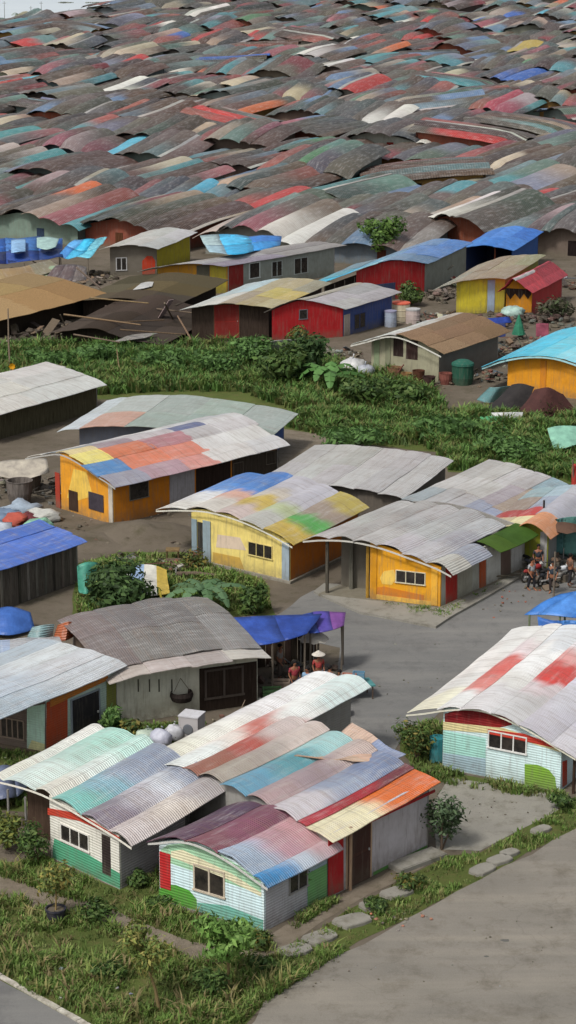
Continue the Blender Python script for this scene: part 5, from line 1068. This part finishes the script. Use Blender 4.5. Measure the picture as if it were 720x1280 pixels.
sheet_thing('roof_sheet', 'green sheet lying flat along the top of the meadow', 'sheet', [(596,532,.3),(630,534,.3),(652,532,.3)], [(600,522,.6),(630,521,.6),(652,521,.6)], '4f9a64', 'tarp', amp=.1, group=G3)
sheet_thing('roof_sheet', 'white sheet lying above the green sheet on the meadow edge', 'sheet', [(615,523,.5),(635,523,.6),(652,522,.5)], [(614,516,.8),(635,515,.9),(654,515,.8)], 'c9cbc6', 'tarp', amp=.08, group=G3)
sheet_thing('roof_sheet', 'crumpled white, blue and yellow sheet lying in the garden', 'sheet', [(148,738,.3),(178,746,.3),(212,742,.3)], [(152,714,.8),(180,706,1.0),(208,712,.8)], [['b9bcb0','8fa8c4','c9c9b8','c4a84a']], 'tarp', amp=.3, ns=12)
sheet_thing('tarp_piece', 'turquoise tarpaulin hung over the garden bush beside the plank shed', 'tarpaulin', [(98,740,.6),(108,742,.7),(118,736,.7)], [(96,706,2.0),(108,702,2.1),(122,702,2.0)], '4f9a84', amp=.2)
sheet_thing('tarp_piece', 'blue tarpaulin lying before the plank shed at the left edge', 'tarpaulin', [(-20,790,.2),(10,792,.3),(44,785,.2)], [(-20,764,.9),(8,758,1.1),(38,764,.8)], '3f68b0', amp=.2)
sheet_thing('roof_sheet', 'pale bluish sheet roof scrap behind the corrugated cottage', 'sheet', [(-20,824,2.3),(30,820,2.4),(80,812,2.4)], [(-20,800,2.9),(30,797,3.0),(74,796,2.9)], [['8fa0b8','a9adb4','b0b0ae']], 'roof', amp=.2)
sheet_thing('roof_sheet', 'rust orange curved sheet behind the pale bluish roof scrap', 'sheet', [(66,796,2.0),(82,798,2.1),(98,790,2.0)], [(72,780,2.6),(86,776,2.8),(96,780,2.5)], 'a85a34', 'roof', amp=.15)
sheet_thing('roof_sheet', 'teal grey sheet left of the rust orange sheet', 'sheet', [(34,796,2.1),(48,798,2.2),(66,794,2.1)], [(40,782,2.6),(52,780,2.7),(68,780,2.6)], '7d9a9c', 'roof', amp=.15)
for k, (px, py, lab) in enumerate(((232,705,'rough log lying highest in the garden woodpile'),(238,712,'middle log of the garden woodpile'),(246,722,'lowest long log of the garden woodpile'))):
    p = P(px, py); mb = MB(); a = R.uniform(-.5,.1); d = Vector((math.cos(a),math.sin(a),0)); mb.tube([p-d*1.0+Vector((0,0,.15)), p+Vector((0,0,.2)), p+d*1.0+Vector((0,0,.14))], [.12,.13,.1], '6f6154', 8); single('log', mb, 'wood', p, lab, 'log')
p = P(216,702); r = thing('stool', 'little wooden stool before the pale yellow house', 'stool', p); mb = MB(); mb.box(p+Vector((-.35,-.3,.62)), (.7,0,0), (0,.6,0), (0,0,.07), '8a7452'); mb.build('seat', 'wood', r)
for sx_ in (-.28,.28):
    for sy_ in (-.22,.22): mb = MB(); mb.tube([p+Vector((sx_*1.15,sy_*1.15,0)), p+Vector((sx_,sy_,.62))], .035, '6f5c42', 6); mb.build('leg', 'wood', r)
pole('bamboo_pole', 'yellow bamboo pole leaning in the garden left of the palm', 'pole', (208,768,0), (199,735,.9), .05, 'a89a3c')
for px, c, lab in ((588,'2a2f6a','navy blue cloth hung below the yellow kiosk'),(606,'3a2f5c','dark violet cloth hung below the yellow kiosk'),(624,'2f3a6a','indigo cloth hung right of the violet cloth'),(678,'8a4454','rose pink cloth hung below the red tent hut')):
    sheet_thing('cloth', lab, 'cloth', [(px-8,420,.7),(px,421,.6),(px+8,420,.7)], [(px-8,404,1.6),(px,403,1.7),(px+8,404,1.6)], c, 'cloth', amp=.12)
p = P(648,424); r = thing('parasol', 'folded green parasol standing below the red tent hut', 'parasol', p); mb = MB(); mb.lathe(p+Vector((0,0,.4)), [(.55,0),(.35,.7),(.1,1.4),(.03,1.6)], '2f7a5c', 10); mb.build('canopy', 'cloth', r); mb = MB(); mb.tube([p, p+Vector((0,0,2.1))], .03, 'grey', 6); mb.build('pole', 'wood', r)
sheet_thing('tarp_piece', 'blue tarpaulin strip laid in front of the yellow kiosk', 'tarpaulin', [(566,404,.5),(600,406,.5),(640,404,.5)], [(570,397,.9),(600,398,.9),(636,397,.9)], '27408f', amp=.1)
p = P(640,398,0)-Vector((0,.6,0)); mb = MB(); mb.blob(p+Vector((0,0,.5)), (1.0,.7,.6), 'a9c4b8', .3, 12, 8); single('plastic_bundle', mb, 'tarp', p, 'pale green plastic bundle before the zigzag fronted hut', 'bundle', smooth=True)
def drum(px, py, r_, h, c, lid, label):
    p = P(px, py); r = thing('drum', label, 'drum', p); mb = MB(); mb.lathe(p, [(r_,0),(r_,h*.32),(r_*1.05,h*.34),(r_,h*.36),(r_,h*.66),(r_*1.05,h*.68),(r_,h*.7),(r_,h)], c, 14); mb.build('body', 'paint', r); mb = MB(); mb.lathe(p+Vector((0,0,h+.001)), [(r_*1.04,0),(r_*1.04,.12),(r_*.6,.16)], lid, 14); mb.build('lid', 'paint', r)
drum(501,402,.75,1.5,'bdb39a','c8604a','cream drum with a coral lid beside the blue walled cabin'); drum(516,404,.6,1.1,'b8a9a4','a9a9a9','pinkish grey drum right of the coral lidded drum'); drum(488,408,.5,1.2,'9aa4b4','8a8aa0','pale blue drum at the corner of the blue walled cabin')
sheet_thing('cloth', 'white cloth hanging over the shrubs before the red cabin', 'cloth', [(340,444,.4),(352,446,.3),(362,443,.5)], [(338,428,1.6),(352,425,1.8),(372,424,1.7)], 'b9b9b4', 'cloth', amp=.2)
pole('flag_pole', 'thin pole carrying red cloth at the right edge of the meadow', 'pole', (716,640,0), (716,575,3.2), .05, '8a7a6c')
sheet_thing('cloth', 'red cloth hanging from the thin pole at the right edge', 'cloth', [(714,608,1.6),(717,609,1.6),(726,606,1.7)], [(715,580,2.9),(719,579,2.95),(728,580,2.9)], 'b03a2c', 'cloth', amp=.15)
awning('teal_screen', 'tall teal cloth screen behind the motorbikes at the right edge', 'screen', [(692,690,.6),(712,692,.5),(740,690,.5)], [(694,648,2.4),(712,645,2.6),(740,645,2.6)], [['4f7f7c','5a8c84','4a7874']], [(694,690,2.3,0),(738,692,2.5,0)], mat='cloth', amp=.25)
def umbrella(px, py, r_, h, c, label, hat=False):
    p = P(px, py); r = thing('umbrella', label, 'umbrella', p); mb = MB(); n = 8
    for k in range(n):
        a0, a1 = 6.283*k/n, 6.283*(k+1)/n; q = lambda a, rr, z: p+Vector((math.cos(a)*rr, math.sin(a)*rr, z))
        mb.add([p+Vector((0,0,h)), q(a0,r_*.55,h-.13), q(a1,r_*.55,h-.13), q(a0,r_,h-.42), q(a1,r_,h-.42), q((a0+a1)/2,r_*.95,h-.36)], [(0,1,2),(1,3,5,2),(2,5,4)], jit(c,.08))
    mb.build('canopy', 'cloth', r); mb = MB(); mb.tube([p, p+Vector((0,0,h+.08))], .025, 'grey', 6); mb.build('pole', 'paint', r)
umbrella(376,836,.75,2.2,'b0303a','small red umbrella over the market crowd'); umbrella(392,842,.7,2.0,'c9c0b0','cream umbrella right of the red umbrella in the crowd'); umbrella(704,704,1.1,2.3,'5c4436','brown umbrella beside the motorbikes at the right edge')
p = P(440,872); r = thing('market_table', 'low market table with a teal cloth beside the road', 'table', p); mb = MB(); a = math.radians(15); ux, uy = Vector((math.cos(a),math.sin(a),0)), Vector((-math.sin(a),math.cos(a),0))
mb.box(p-ux*.9-uy*.5+Vector((0,0,.6)), ux*1.8, uy, (0,0,.06), '4f8a88'); mb.build('tabletop', 'cloth', r)
for sx_ in (-.8,.8):
    for sy_ in (-.4,.4): mb = MB(); q = p+ux*sx_+uy*sy_; mb.tube([q, q+Vector((0,0,.6))], .035, 'brown', 6); mb.build('leg', 'wood', r)
def crate(px, py, z, s, c, label, name='crate'):
    p = P(px, py)+Vector((0,0,z)); mb = MB(); a = R.uniform(-.5,.5); ux, uy = Vector((math.cos(a),math.sin(a),0))*s, Vector((-math.sin(a),math.cos(a),0))*s*.7; o = p-ux*.5-uy*.5
    mb.box(o, ux, uy, (0,0,.03), c)
    for k in range(3):
        zz = Vector((0,0,.04+k*.14)); mb.box(o+zz, ux, uy*.05, (0,0,.1), jit(c,.1)); mb.box(o+zz+uy*.95, ux, uy*.05, (0,0,.1), jit(c,.1)); mb.box(o+zz+uy*.051, ux*.05, uy*.898, (0,0,.1), jit(c,.1)); mb.box(o+zz+ux*.95+uy*.051, ux*.05, uy*.898, (0,0,.1), jit(c,.1))
    return single(name, mb, 'paint', p, label, 'crate')
crate(436,873,.662,.6,'b0705a','coral crate on the teal market table'); crate(448,870,.662,.5,'5f8aa0','blue crate on the teal market table'); crate(340,872,0,.8,'4f7a4a','green crate on the ground at the crowd\'s left side'); crate(425,894,0,.8,'8a4a40','dark red crate on the ground before the market table'); crate(352,862,0,.7,'8f8070','tan slatted crate behind the green crate')

heap('litter', 560,1200, 6,3, 16, .025, ['4a453e','5c564d','8a857a','9aa0a4']); heap('litter', 640,1150, 5,5, 12, .03, ['3a3632','55504a','a09a90']); heap('litter', 400,1220, 3,2, 26, .03, ['4a453e','7a756c'])
heap('litter', 520,850, 9,6, 26, .04, ['4a4843','8a8680','5c5a55','a8a49c']); heap('litter', 620,750, 5,4, 40, .05, ['4a4843','8a8680','b0503a']); heap('litter', 300,650, 6,4, 70, .07, ['5c5448','8a8070','a9a59a','3c352e','6a7a8a']); heap('litter', 170,640, 7,3, 70, .07, ['5c5448','8a8070','a9a59a','3c352e'])
heap('litter', 620,1015, 3,2, 24, .03, ['5c564d','8a857a']); heap('litter', 60,950, 2.5,1.5, 40, .05, ['5c5448','8a8070','b9b5aa','3c352e'])
# oil and damp stains on the paving
for px, py, w_, d_ in ((632,1176,.16,.1),(608,1196,.08,.06)):
    p = P(px, py); mb = MB(); n = 18; mb.add([p+Vector((math.cos(6.283*k/n)*w_*(1+.5*noise.noise(Vector((math.cos(6.283*k/n)*1.5,math.sin(6.283*k/n)*1.5,px)))), math.sin(6.283*k/n)*d_*(1+.5*noise.noise(Vector((math.cos(6.283*k/n)*1.5,math.sin(6.283*k/n)*1.5,px+9)))), .0165)) for k in range(n)], [tuple(range(n))], '4c4b48'); o = mb.build('road_stain', 'concrete_dark'); o['kind'] = 'structure'

# ------------------------------------------------------------------ people
def skin_mesh(name, nodes, edges, c, mat, parent, sub=1):
    me = bpy.data.meshes.new(name+'_bones'); me.from_pydata([n[0] for n in nodes], edges, []); o = bpy.data.objects.new(name+'_bones', me); C.objects.link(o)
    o.modifiers.new('skin', 'SKIN'); sm = o.modifiers.new('smooth', 'SUBSURF'); sm.levels = sub
    for v, n in zip(me.skin_vertices[0].data, nodes): r_ = n[1]; v.radius = r_ if isinstance(r_, tuple) else (r_, r_)
    me.skin_vertices[0].data[0].use_root = True
    dg = bpy.context.evaluated_depsgraph_get(); m2 = bpy.data.meshes.new_from_object(o.evaluated_get(dg)); m2.name = name; bpy.data.objects.remove(o)
    for a in list(m2.color_attributes): m2.color_attributes.remove(a)
    ca = m2.color_attributes.new('Col', 'FLOAT_COLOR', 'CORNER'); ca.data.foreach_set('color', list(col(c)+(1,))*len(m2.loops)); m2.materials.clear(); m2.materials.append(M[mat]); m2.polygons.foreach_set('use_smooth', [True]*len(m2.polygons))
    b = bpy.data.objects.new(name, m2); C.objects.link(b); b.parent = parent; return b
def person(px, py, rot, shirt, trous, label, pose=0, hat=None, k=1.0, loc=None, sit=0):
    p = loc or P(px, py); r = thing('person', label, 'person', p); r.rotation_euler.z = rot; r.scale = (k,k,k)
    nd = []; ed = []
    def ch(pts, par=None):
        for q in pts:
            nd.append(q); i = len(nd)-1
            if par is not None: ed.append((par, i))
            par = i
        return par
    zs = -.36 if sit else 0
    ch([((0,0,.9+zs),.115)]); t1 = ch([((0,-.01,1.1+zs),(.125,.1))], 0); t2 = ch([((0,0,1.3+zs),(.14,.1))], t1); nk = ch([((0,0,1.42+zs),.05)], t2); ch([((0,-.015,1.5+zs),(.07,.085)), ((0,-.02,1.58+zs),(.078,.095)), ((0,-.01,1.655+zs),(.06,.07))], nk)
    legs = []; arms = []
    for s in (-1, 1):
        st = .08*s*(1 if pose == 1 else 0)
        L = [((.09*s,0,.84+zs),.085), ((.1*s,-.02-st-.4*sit,.47+.02*sit),.058), ((.1*s,.03-st*1.6-.38*sit,.09),.04)]; legs.append(L); e = ch(L, 0); ch([((.105*s,-.1-st*1.6-.38*sit,.035),.035), ((.11*s,-.17-st*1.6-.38*sit,.025),.025)], e)
        up = pose == 2 and s == 1
        A = [((.19*s,.0,1.33+zs),.055), ((.25*s,.04 if not up else -.1,1.07+zs),.042), ((.22*s,-.12 if not up else -.3,.86+zs if not up else 1.1+zs),.03)]; arms.append(A); e = ch(A, t2); w_ = Vector(A[-1][0]); dr = (w_-Vector(A[1][0])).normalized(); pm = w_+dr*.06; pi_ = ch([(tuple(pm),(.035,.018))], e)
        sd_ = Vector((0,-1,.2)).cross(dr).normalized()
        for f, ln in ((-1.5,.065),(-.5,.075),(.5,.07),(1.5,.055)):
            b_ = pm+dr*.03+sd_*f*.016; ch([(tuple(b_),.008), (tuple(b_+dr*ln*.55),.0075), (tuple(b_+dr*ln+Vector((0,-.012,0))),.006)], pi_)
        ch([(tuple(w_+dr*.03+sd_*.04),.009), (tuple(w_+dr*.075+sd_*.055),.0075)], e)
    skin = jit('8a5c44', .12); body = skin_mesh('body', nd, ed, skin, 'skin', r, 1)
    n2 = [((0,0,.95+zs),.15), ((0,-.01,1.12+zs),(.16,.125)), ((0,0,1.31+zs),(.17,.125)), ((0,0,1.39+zs),.075)]; e2 = [(0,1),(1,2),(2,3)]
    for A in arms:
        b_ = len(n2); n2 += [(A[0][0],.075), (tuple(Vector(A[0][0]).lerp(Vector(A[1][0]),.75)),.062)]; e2 += [(2,b_),(b_,b_+1)]
    skin_mesh('shirt', n2, e2, shirt, 'cloth', r, 1)
    n3 = [((0,0,.93+zs),.14)]; e3 = []
    for L in legs: b_ = len(n3); n3 += [(L[0][0],.105), (L[1][0],.08), (tuple(Vector(L[1][0]).lerp(Vector(L[2][0]),.85)),.062)]; e3 += [(0,b_),(b_,b_+1),(b_+1,b_+2)]
    skin_mesh('trousers', n3, e3, trous, 'cloth', r, 1)
    mb = MB(); o_ = parent_loc(r)+Vector((0,.012,1.6+zs)); mb.blob(o_, (.095,.11,.1), '120e0d', .06, 12, 8, 3); hb = mb.build('hair', 'cloth', r, True)
    for s in (-1,1): mb = MB(); mb.blob(parent_loc(r)+Vector((.032*s,-.112,1.575+zs)), (.012,.008,.008), 'black', 0, 6, 4); mb.build('eye', 'skin', r)
    mb = MB(); mb.blob(parent_loc(r)+Vector((0,-.122,1.548+zs)), (.014,.02,.022), skin, 0, 6, 4); mb.build('nose', 'skin', r, True)
    if hat: mb = MB(); mb.lathe(parent_loc(r)+Vector((0,0,1.6+zs)), [(.3,0),(.29,.015),(.15,.1),(.02,.19)], hat, 16); mb.build('hat', 'cloth', r)
    return r
person(368,872,.5,'a84048','3c4050','person in dark red shirt standing left in the market crowd', 0)
person(384,880,-.6,'7a9ab4','4a4440','person in dusty blue shirt between the red shirted shoppers', 2)
person(398,862,.3,'b54a44','5a5a62','person in red shirt wearing a white conical hat in the crowd', 0, 'cfc8ba')
person(412,878,2.4,'3f4a58','2a2628','person in dark slate shirt with back turned near the road', 1)
person(424,884,-.3,'c05a4a','4a5870','person in coral red shirt right of the crowd, by the table', 2)
person(350,850,1.2,'97918a','5a5048','person in grey shirt under the deep blue awning', 0)
person(664,738,.8,'b0b4b4','2a2a2e','person in pale grey shirt left of the motorbikes', 1)
person(690,742,-.5,'2f3a44','3a3230','person in dark shirt between the motorbikes', 0)
person(712,732,2.0,'6a5040','2c2a2c','person in brown shirt at the right edge under the brown umbrella', 1)
person(672,720,0,'30343c','26242a','person in black jacket behind the grey shirted walker', 0)

def motorbike(px, py, rot, c, label):
    p = P(px, py); r = thing('motorbike', label, 'motorbike', p, 'motorbikes parked at the roadside'); r.rotation_euler.z = rot; o = p
    V3 = lambda x, y, z: o+Vector((x,y,z))
    for x in (-.62,.62):
        w_ = MB(); n = 16
        for k in range(n):
            a0, a1 = 6.283*k/n, 6.283*(k+1)/n; w_.tube([V3(x+math.cos(a0)*.25,0,.3+math.sin(a0)*.25), V3(x+math.cos(a1)*.25,0,.3+math.sin(a1)*.25)], .05, '1a1a1a', 6, False)
        wh = w_.build('wheel', 'paint', r); rim = MB(); rim.lathe(V3(x,-.03,.3), [(.04,-.03),(.05,.0),(.05,.06),(.04,.09)], 'lgrey', 8, (0,1,0))
        for k in range(6): a0 = 6.283*k/6; rim.tube([V3(x,0,.3), V3(x+math.cos(a0)*.22,0,.3+math.sin(a0)*.22)], .012, 'lgrey', 4)
        rim.build('rim', 'paint', wh)
    f = MB(); f.tube([V3(-.62,.06,.3), V3(-.1,.06,.42), V3(.3,.02,.75)], .03, 'dgrey', 6); f.tube([V3(-.62,-.06,.3), V3(-.1,-.06,.42), V3(.3,-.02,.75)], .03, 'dgrey', 6); f.blob(V3(-.05,0,.42), (.2,.12,.15), 'grey', .15, 8, 5); f.tube([V3(-.1,-.13,.3), V3(-.45,-.14,.3), V3(-.75,-.14,.36)], .045, 'lgrey', 7); f.build('frame', 'paint', r)
    f = MB(); f.tube([V3(.62,0,.3), V3(.46,0,.7), V3(.36,0,.98)], [.035,.04,.03], 'grey', 6); f.build('fork', 'paint', r)
    f = MB(); f.blob(V3(.18,0,.72), (.27,.13,.14), c, .05, 10, 6); f.blob(V3(-.45,0,.6), (.3,.11,.11), c, .05, 10, 6); f.build('body_panel', 'paint', r, True)
    f = MB(); f.blob(V3(-.28,0,.78), (.38,.13,.07), '1c1a1a', .03, 10, 6); f.build('seat', 'cloth', r, True)
    f = MB(); f.tube([V3(.25,-.34,1.0), V3(.35,-.15,1.02), V3(.35,.15,1.02), V3(.25,.34,1.0)], .022, '2a2a2a', 6); f.build('handlebar', 'paint', r)
    f = MB(); f.lathe(V3(.44,0,.88), [(.07,-.08),(.1,0),(.09,.05)], 'c9c9c4', 10, (1,0,-.15)); f.build('headlight', 'paint', r)
motorbike(668,726,.6,'8a2a2a','red motorbike leftmost in the roadside group'); motorbike(684,730,.9,'2a3038','black motorbike in the middle of the roadside group'); motorbike(700,728,.5,'c0c4c8','silver motorbike rightmost in the roadside group'); motorbike(652,712,2.2,'4a4e58','grey motorbike by the lime fronted hut wall')
# ------------------------------------------------------------------ light
w = bpy.data.worlds.new('World'); scene.world = w; w.use_nodes = True
nt = w.node_tree; bg = nt.nodes['Background']; sky = nt.nodes.new('ShaderNodeTexSky'); sky.sky_type = 'NISHITA'; sky.sun_disc = False
EL, AZ = math.radians(52), math.radians(-140)     # sun behind the camera on the left
sky.sun_elevation = EL; sky.sun_rotation = AZ; sky.air_density = 1.0; sky.dust_density = 4; sky.ozone_density = 1
hsv = nt.nodes.new('ShaderNodeHueSaturation'); hsv.inputs['Saturation'].default_value = .35
nt.links.new(sky.outputs[0], hsv.inputs['Color']); nt.links.new(hsv.outputs[0], bg.inputs[0]); bg.inputs[1].default_value = .135
sd = bpy.data.lights.new('sun', 'SUN'); sd.energy = 2.6; sd.angle = math.radians(9); sd.color = (1, .965, .92)
so = bpy.data.objects.new('sun', sd); C.objects.link(so)
dv = Vector((math.sin(AZ)*math.cos(EL), math.cos(AZ)*math.cos(EL), math.sin(EL))); so.rotation_euler = dv.to_track_quat('Z', 'Y').to_euler()
scene.view_settings.view_transform = 'Standard'; scene.view_settings.look = 'None'; scene.view_settings.exposure = 0; scene.view_settings.gamma = 1
